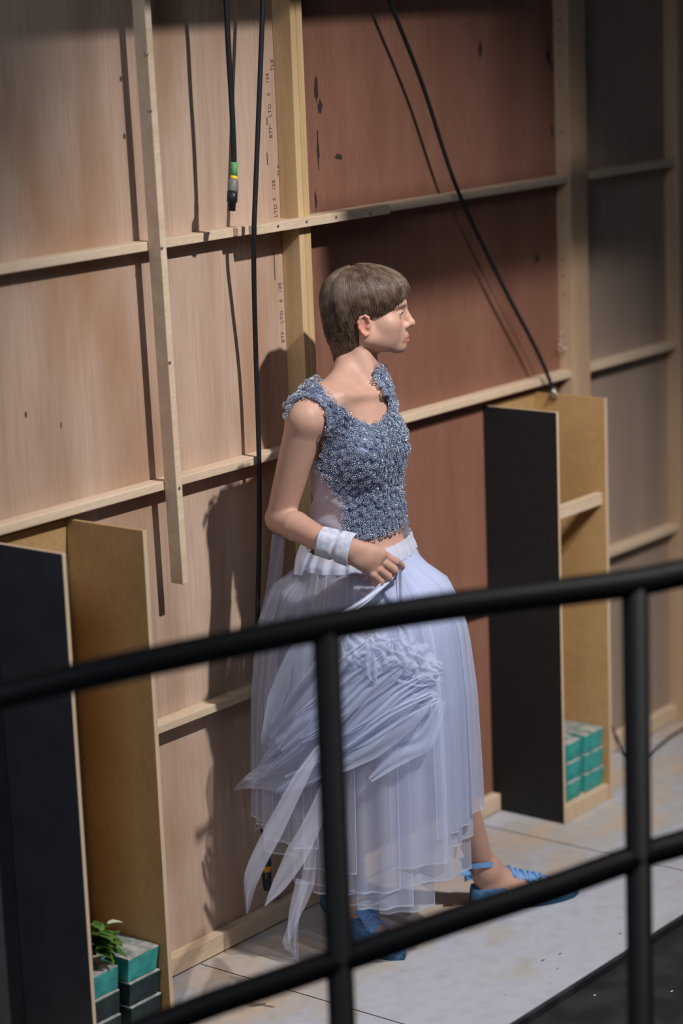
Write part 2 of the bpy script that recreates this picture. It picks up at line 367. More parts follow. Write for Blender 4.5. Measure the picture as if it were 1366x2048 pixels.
def weight(name_label, cx, yf, z0, w, dep, h, notch, main, top):
    """one H-shaped cast stage weight"""
    r = empty('stage_weight', (cx, yf+dep/2, z0)); tag(r, name_label, 'weight')
    x0, x1, y0, y1 = cx-w/2, cx+w/2, yf, yf+dep; n = notch/2; nd = dep*.36; c = cx-w*.03
    pts = [(x0, y0), (c-n, y0), (c-n, y0+nd), (c+n, y0+nd), (c+n, y0), (x1, y0), (x1, y1), (c+n, y1), (c+n, y1-nd*.3), (c-n, y1-nd*.3), (c-n, y1), (x0, y1)]
    obj('body', prism(bmesh.new(), pts, z0, z0+h-.004, .94, .0015), MT[main], r)
    cap = [(px*1.0, py) for px, py in pts]
    obj('top_face', prism(bmesh.new(), cap, z0+h-.004, z0+h, 1.0, .0012), MT[top], r)
    bm = bmesh.new(); hx = x0+(c-n-x0)*.45
    tube(bm, [Vector((hx+.020*math.cos(a), y0+.04+.014*math.sin(a), z0+h+.001)) for a in np.linspace(0, 2*math.pi, 21)], .0028, 8)
    obj('lifting_ring', bm, MT[main], r)
    return r
GR = 'teal stage weights stacked in the right bin'
for k, (lb) in enumerate(('lowest teal weight of the stack of three in the bin behind the woman', 'middle teal weight of the stack of three in the bin behind the woman', 'top teal weight with dusty grey top in the bin behind the woman')):
    weight(lb, 5.469, -.228, .047+k*.0585, .205, .13, .057, .026, 'teal', 'worn')['group'] = 'stacked stage weights'
for k, (lb, m, t) in enumerate((('lowest dark weight of the stack in the left bin', 'dark_teal', 'worn'), ('second dark weight under the teal one in the left bin', 'dark_teal', 'worn'), ('teal weight with dusty top under the plant sprig in the left bin', 'teal', 'worn'))):
    weight(lb, 3.561, -.226, .047+k*.0585, .222, .165, .057, .034, m, t)['group'] = 'stacked stage weights'

# plant sprig
pl = empty('plant_sprig', (3.50, -.17, .222)); tag(pl, 'small sprig of dark green leaves lying on the teal weight in the left bin', 'plant')
def leaf_mesh(bm, p, d, up, L, W):
    d = Vector(d).normalized(); s = d.cross(Vector(up)).normalized(); n = s.cross(d); prev = None
    for i in range(7):
        t = i/6; wv = W*math.sin(math.pi*min(1, t*.92+.04))**.8*(1-.35*t)*(1+.25*(i % 2)); c = Vector(p)+d*L*t-n*L*.35*t*t
        row = (bm.verts.new(c-s*wv+n*wv*.3), bm.verts.new(c), bm.verts.new(c+s*wv+n*wv*.3))
        if prev:
            bm.faces.new((prev[0], prev[1], row[1], row[0])); bm.faces.new((prev[1], prev[2], row[2], row[1]))
        prev = row
stem0 = Vector((3.505, -.165, .230)); rl = random.Random(3)
bm = bmesh.new(); stems = []
for k in range(11):
    a = rl.uniform(-2.9, .4); e = stem0+Vector((math.cos(a)*.022, math.sin(a)*.03-.01, rl.uniform(.035, .09))); stems.append(e)
    tube(bm, catmull([stem0, stem0.lerp(e, .5)+Vector((0, 0, .015)), e], 4), .0015, 6)
obj('stem', bm, MT['leaf'], pl)
for e in stems:
    for q in range(5):
        a = rl.uniform(0, 6.28); bm = bmesh.new()
        leaf_mesh(bm, e+Vector((rl.uniform(-.006, .012), rl.uniform(-.015, .01), rl.uniform(-.03, .005))), (.45*math.cos(a)+.1, math.sin(a)-.4, rl.uniform(-.2, .7)), (0, 0, 1), rl.uniform(.030, .050), rl.uniform(.009, .015))
        obj('leaf', bm, MT['leaf'], pl, True)
bm = bmesh.new(); leaf_mesh(bm, at(215, 1848, -.17), (1, -.5, .25), (0, 0, 1), .035, .011); o = obj('leaf', bm, MT['leaf_pale'], pl, True); o['label'] = 'pale silvery leaf'

# ------------------------------------------------------------------ cables
def cable(name, label, pts, r):
    bm = bmesh.new(); tube(bm, catmull(pts, 10), r, 10); return tag(obj(name, bm, MT['cable'], None, True, tuple(pts[0])), label, 'cable')
hc = empty('hanging_cable', tuple(at(465, 330, -.13))); tag(hc, 'short black cable hanging at the upper left ending in a grey plug', 'cable')
bm = bmesh.new(); tube(bm, catmull([at(446, -60, -.13), at(452, 0, -.13), at(457, 100, -.13), at(463, 200, -.13), at(467, 290, -.13), at(468, 325, -.13)], 8), .0068, 10); obj('cord', bm, MT['cable'], hc, True)
bm = bmesh.new(); tube(bm, [at(468, 324, -.13), at(468, 340, -.13), at(468, 352, -.13)], .0078, 12); obj('tape', bm, MT['green'], hc, True)
bm = bmesh.new(); tube(bm, [at(468, 352, -.13), at(467, 360, -.13)], .0088, 12); obj('tape', bm, MT['yellow'], hc, True)
bm = bmesh.new(); tube(bm, [at(467, 358, -.13), at(466, 364, -.13), at(466, 380, -.13), at(465, 384, -.13)], [.009, .0125, .0125, .012], 16); pg = obj('plug', bm, MT['plug'], hc, True)
bm = bmesh.new(); tube(bm, [at(465, 383, -.13), at(464, 404, -.13), at(464, 405, -.13), at(463, 422, -.13)], [.0125, .0125, .0095, .009], 16); obj('plug_shell', bm, MT['plug_dark'], pg, True)
lc = empty('long_cable', tuple(at(534, 1780, -.045))); tag(lc, 'long black cable hanging down past the splint behind the woman', 'cable')
bm = bmesh.new(); tube(bm, catmull([at(529, -60, -.10), at(526, 0, -.10), at(519, 180, -.10), at(511, 380, -.098), at(508, 462, -.096), at(508, 560, -.08), at(512, 720, -.06), at(518, 920, -.056), at(518, 1100, -.058), at(513, 1290, -.058), at(510, 1370, -.058), at(511, 1440, -.058), at(520, 1600, -.05), at(531, 1705, -.045)], 10), .0062, 10); obj('cord', bm, MT['cable'], lc, True)
bm = bmesh.new(); tube(bm, [at(531, 1702, -.045), at(532, 1708, -.045), at(533, 1728, -.045), at(533, 1732, -.045)], [.009, .0125, .0125, .012], 16); pg = obj('plug', bm, MT['plug_dark'], lc, True)
bm = bmesh.new(); tube(bm, [at(533, 1731, -.045), at(533, 1743, -.045)], .0122, 16); obj('ring', bm, mat('orange_ring', (.55, .22, .03), .5), pg, True)
bm = bmesh.new(); tube(bm, [at(533, 1742, -.045), at(535, 1775, -.045), at(535, 1780, -.045)], [.0125, .0115, .009], 16); obj('plug_shell', bm, MT['plug_dark'], pg, True)
cable('diagonal_cable', 'taut black cable slanting down to the top corner of the right bin', [at(750, -70, -.066), at(778, 0, -.066), at(845, 170, -.064), at(915, 380, -.062), at(1000, 560, -.062), at(1068, 690, -.064), at(1095, 750, -.068), at(1106, 781, -.075)], .0058)
kn = empty('cable_hook', tuple(at(1108, 785, -.078))); tag(kn, 'small metal clip where the slanting cable meets the right bin', 'clip')
bm = bmesh.new(); c = at(1108, 785, -.082)
tube(bm, [c+np.array([.010*math.cos(a), .003*math.sin(2*a), .012*math.sin(a)]) for a in np.linspace(0, 6.283, 17)], .004, 8)
obj('ring', bm, MT['steel'], kn, True)
bm = bmesh.new(); tube(bm, [c+np.array([0, 0, .012]), c+np.array([.004, 0, -.020])], .006, 10); obj('bolt', bm, MT['steel'], kn, True)
def onf(px, py, z=.006):
    d = FW + RT*(px-683)/FPX - UP*(py-1024)/FPX; return CAM+d*((z-CAM[2])/d[2])
cable('floor_cable', 'thin black cable trailing along the foot of the wall beyond the right bin', [at(1222, 1452, -.035), at(1236, 1480, -.04), onf(1252, 1507), onf(1275, 1520), onf(1300, 1507), onf(1335, 1478), onf(1366, 1458), onf(1420, 1428)], .0042)

# ------------------------------------------------------------------ railing
def rayZ(px, py, Z): return CAM+(FW + RT*(px-683)/FPX - UP*(py-1024)/FPX)*Z
pA, pB = rayZ(668, 1650, 4.2)[:2], rayZ(1275, 1550, 4.36)[:2]
def on_rail(px, py):
    d = FW + RT*(px-683)/FPX - UP*(py-1024)/FPX; e = pB-pA; n = np.array([-e[1], e[0]])
    return CAM+d*(n @ (pA-CAM[:2]))/(n @ d[:2])
rl_ = empty('guard_rail', (pA[0], pA[1], -.022)); tag(rl_, 'black tubular guard rail with two posts standing in front of the woman', 'railing')
R0 = .025
top = [on_rail(*p) for p in ((-150, 1428), (0, 1393), (200, 1345), (420, 1298), (655, 1252), (860, 1218), (1080, 1190), (1277, 1164), (1366, 1146), (1520, 1120))]
mid = [on_rail(*p) for p in ((120, 2135), (380, 2025), (560, 1962), (690, 1917), (900, 1843), (1100, 1777), (1277, 1713), (1366, 1686), (1520, 1636))]
for L_ in (top, mid):
    e_ = (pB-pA)/np.linalg.norm(pB-pA); a_, b_ = L_[0]-L_[1], L_[-1]-L_[-2]
    L_.insert(0, L_[0]+a_*1.0/np.hypot(a_[0], a_[1])); L_.append(L_[-1]+b_*1.2/np.hypot(b_[0], b_[1]))
bm = bmesh.new(); tube(bm, catmull(top, 8), R0*1.05, 20); obj('top_rail', bm, MT['rail'], rl_, True)
bm = bmesh.new(); tube(bm, catmull(mid, 8), R0, 20); obj('mid_rail', bm, MT['rail'], rl_, True)
for p, px, py in ((pA, 655, 1252), (pB, 1275, 1166), (pA-(pB-pA)*1.75, 0, 1393), (pB+(pB-pA)*1.75, 1366, 1146)):
    z = on_rail(px, py)[2]; bm = bmesh.new(); tube(bm, [(p[0], p[1], -.022), (p[0], p[1], -.012), (p[0], p[1], -.0115), (p[0], p[1], z)], [.05, .05, R0, R0], 20); obj('post', bm, MT['rail'], rl_, True)

# unseen pipe added above the frame to cast a dark band on the wall
bm = bmesh.new(); tube(bm, [(4.36, -1.4, 2.845), (7.6, -1.4, 2.845)], .055, 16); tag(obj('shade_pipe', bm, MT['rail'], None, True, (4.36, -1.4, 2.845)), 'unseen black pipe added above the right part of the wall to shade it', 'pipe')
bm = bmesh.new(); box(bm, 2.7, 7.5, -.72, -.70, 2.725, 3.3, .003); tag(obj('shade_drape', bm, MT['black_paint'], None, False, (5, -.71, 2.725)), 'unseen black cloth added above the plywood wall to shade its top', 'drape')  # unseen cloth added to darken the top of the wall
bm = bmesh.new(); box(bm, 3.45, 3.97, -2.505, -2.495, 3.816, 4.12, .002); tag(obj('shade_flag', bm, MT['black_paint'], None, False, (3.7, -2.5, 3.816)), 'unseen black flag plate added by the spotlight to shade the upper left wall', 'flag')  # unseen plate added to soften the key light on the upper left wall
# ------------------------------------------------------------------ the woman
# body: one signed-distance field, polygonised as one continuous surface
GX = np.arange(4.06, 5.06, .0026); GY = np.arange(-.60, -.02, .0026)
GZ = np.concatenate([np.arange(-.012, .34, .004), np.arange(.34, .90, .007), np.arange(.90, 1.46, .0032), np.arange(1.46, 1.72, .0022)])
class Field:
    def __init__(s, gx, gy, gz):
        s.g = (gx, gy, gz); s.D = np.full((len(gx), len(gy), len(gz)), .06, np.float32)
    def apply(s, lo, hi, fn, k, mode='union', m=.05):
        i = [(max(0, np.searchsorted(g, l-m)), np.searchsorted(g, h+m)) for g, l, h in zip(s.g, lo, hi)]
        if any(a >= b for a, b in i): return
        sl = tuple(slice(a, b) for a, b in i)
        X, Y, Z = np.meshgrid(*(g[q].astype(np.float32) for g, q in zip(s.g, sl)), indexing='ij')
        d = fn(X, Y, Z).astype(np.float32); o = s.D[sl]
        if mode == 'union':
            h = np.clip(.5+.5*(o-d)/k, 0, 1); s.D[sl] = o*(1-h)+d*h-k*h*(1-h)
        else:
            d = -d; h = np.clip(.5+.5*(d-o)/k, 0, 1); s.D[sl] = o*(1-h)+d*h+k*h*(1-h)
    def cap(s, a, b, ra, rb, k=.015, mode='union'):
        a, b = np.array(a, float), np.array(b, float); r = max(ra, rb); u = b-a; L = u @ u + 1e-12
        def fn(X, Y, Z):
            t = np.clip(((X-a[0])*u[0]+(Y-a[1])*u[1]+(Z-a[2])*u[2])/L, 0, 1)
            return np.sqrt((X-a[0]-t*u[0])**2+(Y-a[1]-t*u[1])**2+(Z-a[2]-t*u[2])**2)-(ra+(rb-ra)*t)
        s.apply(np.minimum(a, b)-r, np.maximum(a, b)+r, fn, k, mode)
    def ell(s, c, R, rad, k=.015, mode='union'):
        """R rows: the ellipsoid's own axes in world space"""
        c = np.array(c, float); R = np.array(R, float); rad = np.array(rad, float); e = np.sqrt(((R*rad[:, None])**2).sum(0))
        def fn(X, Y, Z):
            q = [(X-c[0])*R[i, 0]+(Y-c[1])*R[i, 1]+(Z-c[2])*R[i, 2] for i in range(3)]
            k0 = np.sqrt(sum((q[i]/rad[i])**2 for i in range(3))); k1 = np.sqrt(sum((q[i]/rad[i]**2)**2 for i in range(3)))+1e-6
            return k0*(k0-1)/k1
        s.apply(c-e, c+e, fn, k, mode)
def surface_nets(F):
    D = F.D; gx, gy, gz = F.g; S = D < 0
    nx, ny, nz = D.shape; cnt = np.zeros((nx-1, ny-1, nz-1), np.int8)
    off = [(i, j, k) for i in (0, 1) for j in (0, 1) for k in (0, 1)]
    for i, j, k in off: cnt += S[i:nx-1+i, j:ny-1+j, k:nz-1+k]
    ci = np.argwhere((cnt > 0) & (cnt < 8)); del cnt
    V = np.stack([D[ci[:, 0]+i, ci[:, 1]+j, ci[:, 2]+k] for i, j, k in off], 1)
    P = np.stack([np.stack([gx[ci[:, 0]+i], gy[ci[:, 1]+j], gz[ci[:, 2]+k]], 1) for i, j, k in off], 1)
    acc = np.zeros((len(ci), 3)); n = np.zeros(len(ci))
    for a in range(8):
        for b in range(a+1, 8):
            if sum(x != y for x, y in zip(off[a], off[b])) != 1: continue
            m = (V[:, a] < 0) != (V[:, b] < 0)
            t = V[m, a]/(V[m, a]-V[m, b]); acc[m] += P[m, a]+(P[m, b]-P[m, a])*t[:, None]; n[m] += 1
    verts = acc/n[:, None]
    idx = np.full((nx-1, ny-1, nz-1), -1, np.int32); idx[ci[:, 0], ci[:, 1], ci[:, 2]] = np.arange(len(ci))
    quads = []
    for ax in range(3):
        o = [(1, 0, 0), (0, 1, 0), (0, 0, 1)][ax]
        A = S[:nx-o[0], :ny-o[1], :nz-o[2]]; B = S[o[0]:, o[1]:, o[2]:]
        e = np.argwhere(A != B); b, c = [(1, 2), (2, 0), (0, 1)][ax]
        lim = [nx-1, ny-1, nz-1]
        e = e[(e[:, b] > 0) & (e[:, c] > 0) & (e[:, b] < lim[b]) & (e[:, c] < lim[c])]
        fl = A[e[:, 0], e[:, 1], e[:, 2]]
        def g(db, dc):
            q = e.copy(); q[:, b] -= db; q[:, c] -= dc; return idx[q[:, 0], q[:, 1], q[:, 2]]
        q = np.stack([g(1, 1), g(0, 1), g(0, 0), g(1, 0)], 1)
        q[~fl] = q[~fl][:, ::-1]; quads.append(q)
    return verts, np.concatenate(quads)
def np_mesh(name, v, f):
    me = bpy.data.meshes.new(name); k = f.shape[1]
    me.vertices.add(len(v)); me.vertices.foreach_set('co', np.asarray(v, np.float32).ravel())
    me.loops.add(f.size); me.loops.foreach_set('vertex_index', f.astype(np.int32).ravel())
    me.polygons.add(len(f)); me.polygons.foreach_set('loop_start', np.arange(0, f.size, k, dtype=np.int32))
    me.update(calc_edges=True); me.validate(); return me

EYE3 = np.eye(3)
HC = np.array([4.436, -.30, 1.588]); HF = np.array([.62, -.7846, 0]); HL = np.array([.7846, .62, 0]); HU = np.array([0, 0, 1.])
HR = np.stack([HF, HL, HU])
def hd(f, l, u): return HC+HF*f+HL*l+HU*u
F = Field(GX, GY, GZ)
cap, ell = F.cap, F.ell
# torso
ell((4.372, -.296, 1.270), [(.985, .17, 0), (-.17, .985, 0), (0, 0, 1)], (.132, .098, .165), .03)
ell((4.374, -.300, 1.090), EYE3, (.120, .092, .150), .05)
ell((4.366, -.308, .945), EYE3, (.146, .112, .125), .05)
for s in (-1, 1):
    ell((4.366+s*.056, -.362+.012*s, 1.262), EYE3, (.052, .044, .056), .03)
    cap((4.385+s*.02, -.290, 1.455), (4.380+s*.112, -.298+.02*s, 1.392), .028, .032, .04)
    cap((4.385+s*.016, -.362, 1.398), (4.380+s*.118, -.325+.03*s, 1.412), .007, .008, .022)
cap((4.25, -.300, 1.375), (4.475, -.268, 1.375), .050, .046, .05)
# neck
cap((4.388, -.288, 1.39), hd(-.024, 0, -.085), .050, .041, .035)
cap(hd(-.03, -.045, -.06), (4.40, -.352, 1.405), .012, .009, .03)
cap(hd(-.03, .045, -.06), (4.41, -.352, 1.405), .012, .009, .03)
# head
ell(hd(-.002, 0, .030), HR, (.093, .073, .066), .02)
ell(hd(.030, 0, -.028), HR, (.058, .058, .070), .02)
ell(hd(.028, 0, -.055), HR, (.050, .049, .038), .02)
for s in (-1, 1): ell(hd(.038, s*.030, -.052), HR, (.036, .028, .032), .02)
for s in (-1, 1):
    cap(hd(.000, s*.053, -.058), hd(.064, s*.013, -.086), .015, .014, .02)
    cap(hd(-.006, s*.060, -.028), hd(.000, s*.053, -.058), .013, .014, .02)
    ell(hd(.050, s*.041, -.028), HR, (.026, .022, .020), .02)
    cap(hd(.070, s*.040, .017), hd(.084, s*.010, .014), .011, .011, .014)
ell(hd(.068, 0, -.062), HR, (.026, .028, .028), .016)
ell(hd(.074, 0, -.089), HR, (.0175, .018, .0155), .016)
for s in (-1, 1): ell(hd(.094, s*.032, -.010), HR, (.016, .016, .012), .010, 'cut')
cap(hd(.083, 0, .010), hd(.1030, 0, -.0325), .0075, .0105, .012)
ell(hd(.1045, 0, -.0345), HR, (.0105, .010, .0085), .006)
for s in (-1, 1):
    ell(hd(.0900, s*.011, -.0400), HR, (.0105, .0070, .0075), .006)
    ell(hd(.0960, s*.0065, -.0475), HR, (.006, .0032, .0040), .003, 'cut')
    ell(hd(.0705, s*.031, -.010), HR, (.0140, .0145, .0135), .003)
    cap(hd(.0800, s*.042, -.007), hd(.0850, s*.022, -.0045), .0032, .0030, .004)
    cap(hd(.0930, s*.004, -.0640), hd(.0820, s*.022, -.0695), .0058, .0034, .006)
    cap(hd(.0925, s*.004, -.0755), hd(.0820, s*.020, -.0718), .0064, .0036, .006)
cap(hd(.102, -.02, -.0700), hd(.102, .02, -.0700), .0022, .0022, .003, 'cut')
# ears
for s in (-1, 1):
    ell(hd(-.009, s*.070, -.026), HR, (.013, .008, .024), .008)
    hp = [(.004, -.018), (.003, -.008), (-.005, -.002), (-.015, -.006), (-.0205, -.018), (-.0185, -.031), (-.012, -.042), (-.005, -.050), (0, -.047)]
    for (a, b), (c, d) in zip(hp, hp[1:]): cap(hd(a, s*.078, b), hd(c, s*.078, d), .0036, .0036, .004)
    ell(hd(-.0055, s*.083, -.026), HR, (.0085, .0085, .0150), .004, 'cut')
    cap(hd(.003, s*.074, -.026), hd(.002, s*.075, -.031), .004, .004, .004)
# right arm (bent, hand in front of the hips) and left arm (held back behind the body)
SH, EL, WR = at(612, 838, -.300), at(560, 1036, -.212), at(668, 1093, -.415)
cap((4.245, -.30, 1.385), SH, .050, .047, .03)
cap(SH, EL, .0455, .0335, .012)
ell(EL+np.array([0, .004, -.003]), EYE3, (.031, .032, .033), .006)
cap(EL, EL+(WR-EL)*.30, .0335, .0355, .008); cap(EL+(WR-EL)*.30, WR, .0355, .0245, .003)
HB = at(692, 1097, -.440); KN = at(752, 1124, -.476)
cap(WR, HB, .0245, .0235, .012)
def hand(pm0, pm1, side, nrm, fingers, thumb):
    side = np.array(side)/np.linalg.norm(side)
    for q in (-.024, -.008, .008, .024): cap(pm0+side*q*.55, pm1+side*q, .0155, .0125, .012)
    for ch in fingers:
        rs = np.linspace(.0098, .0078, len(ch))
        for i in range(len(ch)-1): cap(ch[i], ch[i+1], rs[i], rs[i+1], .003)
    for i in range(len(thumb)-1): cap(thumb[i], thumb[i+1], [.0135, .0115, .0098, .0085][i], [.0115, .0098, .0085, .008][i], .004)
A = at
sd = A(768, 1108, -.478)-A(741, 1146, -.458)
ell(A(735, 1113, -.462), EYE3, (.030, .026, .030), .014)
hand(HB, KN, sd, None,
     [[A(771, 1112, -.482), A(792, 1123, -.494), A(803, 1133, -.476), A(799, 1139, -.464)],
      [A(767, 1126, -.485), A(789, 1140, -.493), A(787, 1153, -.474), A(776, 1152, -.458)],
      [A(757, 1139, -.482), A(777, 1154, -.487), A(773, 1165, -.467), A(763, 1161, -.453)],
      [A(746, 1149, -.475), A(761, 1163, -.478), A(757, 1171, -.461), A(749, 1166, -.449)]],
     [A(712, 1092, -.438), A(745, 1099, -.450), A(775, 1114, -.464), A(801, 1129, -.470)])
SL, ELL, WL = np.array([4.490, -.252, 1.368]), np.array([4.530, -.130, 1.12]), np.array([4.46, -.130, .93])
cap((4.46, -.27, 1.385), SL, .044, .042, .03); cap(SL, ELL, .045, .034, .02); cap(ELL, WL, .036, .024, .02)
pm1 = WL+np.array([-.030, .0, -.085]); hand(WL+np.array([-.008, 0, -.025]), pm1, (0, 1, 0), None,
     [[pm1+np.array([0, q, -.002]), pm1+np.array([-.004, q, -.035]), pm1+np.array([.006, q, -.058+abs(q-.008)*.3]), pm1+np.array([.018, q, -.070+abs(q-.008)*.4])] for q in (-.026, -.009, .009, .026)],
     [WL+np.array([0, -.02, -.035]), WL+np.array([0, -.042, -.06]), WL+np.array([.0, -.045, -.085]), WL+np.array([.004, -.043, -.10])])
# legs: left steps forward on a flat sole, right trails on the ball of the foot
HPL, KL, ANL = np.array([4.435, -.325, .90]), at(872, 1470, -.415), at(966, 1735, -.405)
cap(HPL, KL, .082, .052, .03); cap(KL, KL+(ANL-KL)*.35, .047, .049, .012); cap(KL+(ANL-KL)*.35, ANL, .049, .0325, .003)
ell(KL+(ANL-KL)*.3+np.array([-.015, .02, 0]), EYE3, (.040, .040, .085), .03)
ell(ANL+np.array([.0, -.008, -.002]), EYE3, (.033, .036, .036), .012)
FD = np.array([.80, -.60, 0]); HEL = np.array([4.693, -.392, 0]); FS = np.array([.60, .80, 0])
def foot(heel, d, sdir, rise):
    def q(t, s, z): return heel+d*t+sdir*s+np.array([0, 0, z])+np.array([0, 0, rise*max(0, 1-t/.19)])
    cap(q(.022, 0, .034), q(.10, 0, .045), .029, .030, .02); cap(q(.08, 0, .055), q(.185, .004, .030), .031, .026, .02)
    cap(q(.175, -.02, .024), q(.225, -.012, .020), .019, .015, .02); cap(q(.175, .02, .022), q(.215, .016, .018), .018, .014, .02); cap(q(.18, 0, .024), q(.232, 0, .019), .018, .014, .02)
    return q
qF = foot(HEL, FD, FS, 0); cap(ANL, qF(.035, 0, .05), .032, .030, .02); cap(ANL+FD*.005, qF(.09, 0, .052), .030, .030, .025)
BH = np.array([4.372, -.165, 0]); BD = np.array([-.20, -.98, 0]); BS = np.array([.98, -.20, 0])
HPR, KR = np.array([4.30, -.315, .90]), np.array([4.330, -.375, .50])
qB = foot(BH, BD, BS, .075); ANB = qB(.045, 0, .085)
cap(HPR, KR, .082, .052, .03); cap(KR, KR+(ANB-KR)*.35, .047, .050, .02); cap(KR+(ANB-KR)*.35, ANB, .050, .031, .02)
cap(ANB, qB(.035, 0, .045), .031, .030, .02); cap(ANB, qB(.09, 0, .050), .029, .029, .025)

bv, bf = surface_nets(F)
body_me = np_mesh('body', bv, bf)
WP = empty('person', (4.45, -.34, 0)); tag(WP, 'woman in beaded blue top and pale tulle skirt striding along the plywood wall', 'person')
# skin tint: lips, brows, eyes, warm ears and knuckles
col = np.empty((len(bv), 4), np.float32); col[:] = (.53, .315, .240, 1)
h = (bv-HC) @ HR.T; f_, l_, u_ = h[:, 0], h[:, 1], h[:, 2]
def paint(mask, c, a=1.0): col[mask, :3] = col[mask, :3]*(1-a)+np.array(c)*a
def soft(c, r, color, a):
    d = np.sqrt((((h-np.array(c))/np.array(r))**2).sum(1)); q = np.clip(1.4-d*1.0, 0, 1)*a; q[d > 1.4] = 0
    col[:, :3] = col[:, :3]*(1-q[:, None])+np.array(color)*q[:, None]
for s in (-1, 1):
    soft((.06, s*.045, -.035), (.03, .02, .025), (.62, .33, .27), .5)
    soft((-.008, s*.08, -.028), (.018, .012, .028), (.60, .23, .17), .8)
    m = (np.abs(l_-s*.013) < .013) & (f_ > .0795) & (u_ < -.0612+abs(0)) & (u_ > -.0815); paint(m & (f_ > .083), (.48, .19, .16), .65)
    eb = (np.abs(u_-(.008+.10*np.clip(.045-np.abs(l_), 0, .02)-.0)) < .0028) & (s*l_ > .014) & (s*l_ < .046) & (f_ > .06); paint(eb, (.10, .06, .045), .7)
    e = np.sqrt((l_-s*.031)**2/.011**2+(u_+.0105)**2/.0050**2); paint((e < 1) & (f_ > .075), (.62, .58, .55))
    ir = np.sqrt((l_-s*.030)**2+(u_+.010)**2); paint((ir < .0052) & (f_ > .078), (.07, .06, .055))
    lid = (np.abs(u_-(-.0052-.12*np.clip(np.abs(l_-s*.031)-.004, 0, .01))) < .0016) & (np.abs(l_-s*.032) < .0125) & (f_ > .072); paint(lid, (.06, .04, .035))
paint((np.abs(u_+.0700) < .0014) & (np.abs(l_) < .022) & (f_ > .080), (.17, .06, .055))
for P in (A(801, 1134, -.478), A(788, 1148, -.485), A(775, 1160, -.480), A(801, 1129, -.470)):
    d = np.linalg.norm(bv-P, axis=1); q = np.clip(1.3-d/.022, 0, 1)*.45; col[:, :3] = col[:, :3]*(1-q[:, None])+np.array((.66, .34, .28))*q[:, None]
ca = body_me.color_attributes.new('tint', 'FLOAT_COLOR', 'POINT'); ca.data.foreach_set('color', col.ravel())
link('body', body_me, MT['skin'], WP, True)
bn = np.empty(len(bv)*3, np.float32); body_me.vertices.foreach_get('normal', bn); bn = bn.reshape(-1, 3)

# ---- hair: combed cap with loose strands
HFl = Field(np.arange(4.28, 4.60, .003), np.arange(-.46, -.14, .003), np.arange(1.40, 1.72, .003))
HFl.ell(hd(-.006, 0, .034), HR, (.101, .083, .074), .02)
HFl.ell(hd(-.046, 0, -.020), HR, (.058, .072, .075), .03)
HFl.ell(hd(-.052, 0, -.092), HR, (.033, .048, .074), .03)
HFl.ell(hd(-.028, 0, -.066), HR, (.036, .061, .048), .02)
HFl.ell(hd(.045, 0, .044), HR, (.052, .066, .040), .02)
X, Y, Z = np.meshgrid(*HFl.g, indexing='ij')
hf = (X-HC[0])*HF[0]+(Y-HC[1])*HF[1]; hl = (X-HC[0])*HL[0]+(Y-HC[1])*HL[1]; hu = Z-HC[2]
CF = [-.2, -.075, -.060, -.040, -.026, -.020, -.012, .002, .022, .052, .075, .10, .2]; CU = [-.172, -.168, -.155, -.128, -.100, -.045, -.010, -.003, .000, .006, .022, .040, .06]
def cutline(f): return np.interp(f, CF, CU)
CF2 = [-.2, -.070, -.050, -.036, -.026, -.014, -.004, .0, .2]; CU2 = [-.172, -.172, -.158, -.120, -.106, -.094, -.082, -.06, -.05]
def cut2(f): return np.interp(f, CF2, CU2)
HFl.D = np.maximum(HFl.D, (np.minimum(cutline(hf)+.006*np.sin(hl*160+hf*60)*(hf > .02)-hu, np.maximum(np.maximum(cut2(hf)+.004*np.sin(hf*400)-hu, hu+.053), hf+.001))*.8).astype(np.float32))
hv, hq = surface_nets(HFl); hair = link('hair', np_mesh('hair', hv, hq), MT['hair'], WP, True); hair['label'] = 'short brown swept hair with a fringe'
sc_ = bpy.data.curves.new('strands', 'CURVE'); sc_.dimensions = '3D'; sc_.bevel_depth = .0008; sc_.bevel_resolution = 0; sc_.use_fill_caps = False
def hair_r(dv):
    """distance from HC along unit head-space direction to the hair surface"""
    lo = np.zeros(len(dv)); best = np.zeros(len(dv))
    for c, r in (((-.006, 0, .034), (.101, .083, .074)), ((-.046, 0, -.020), (.058, .072, .075)), ((-.052, 0, -.092), (.033, .048, .074)), ((-.028, 0, -.066), (.036, .061, .048)), ((.045, 0, .044), (.052, .066, .040))):
        c = np.array(c); r = np.array(r); o = -c/r; d = dv/r; a = (d*d).sum(1); b = (d*o).sum(1); q = (o*o).sum()-1; disc = b*b-a*q
        t = np.where(disc > 0, (-b+np.sqrt(np.maximum(disc, 0)))/a, 0); best = np.maximum(best, t)
    return best
from mathutils.bvhtree import BVHTree
BV_ = BVHTree.FromPolygons([tuple(v) for v in hv], [tuple(int(i) for i in q) for q in hq])
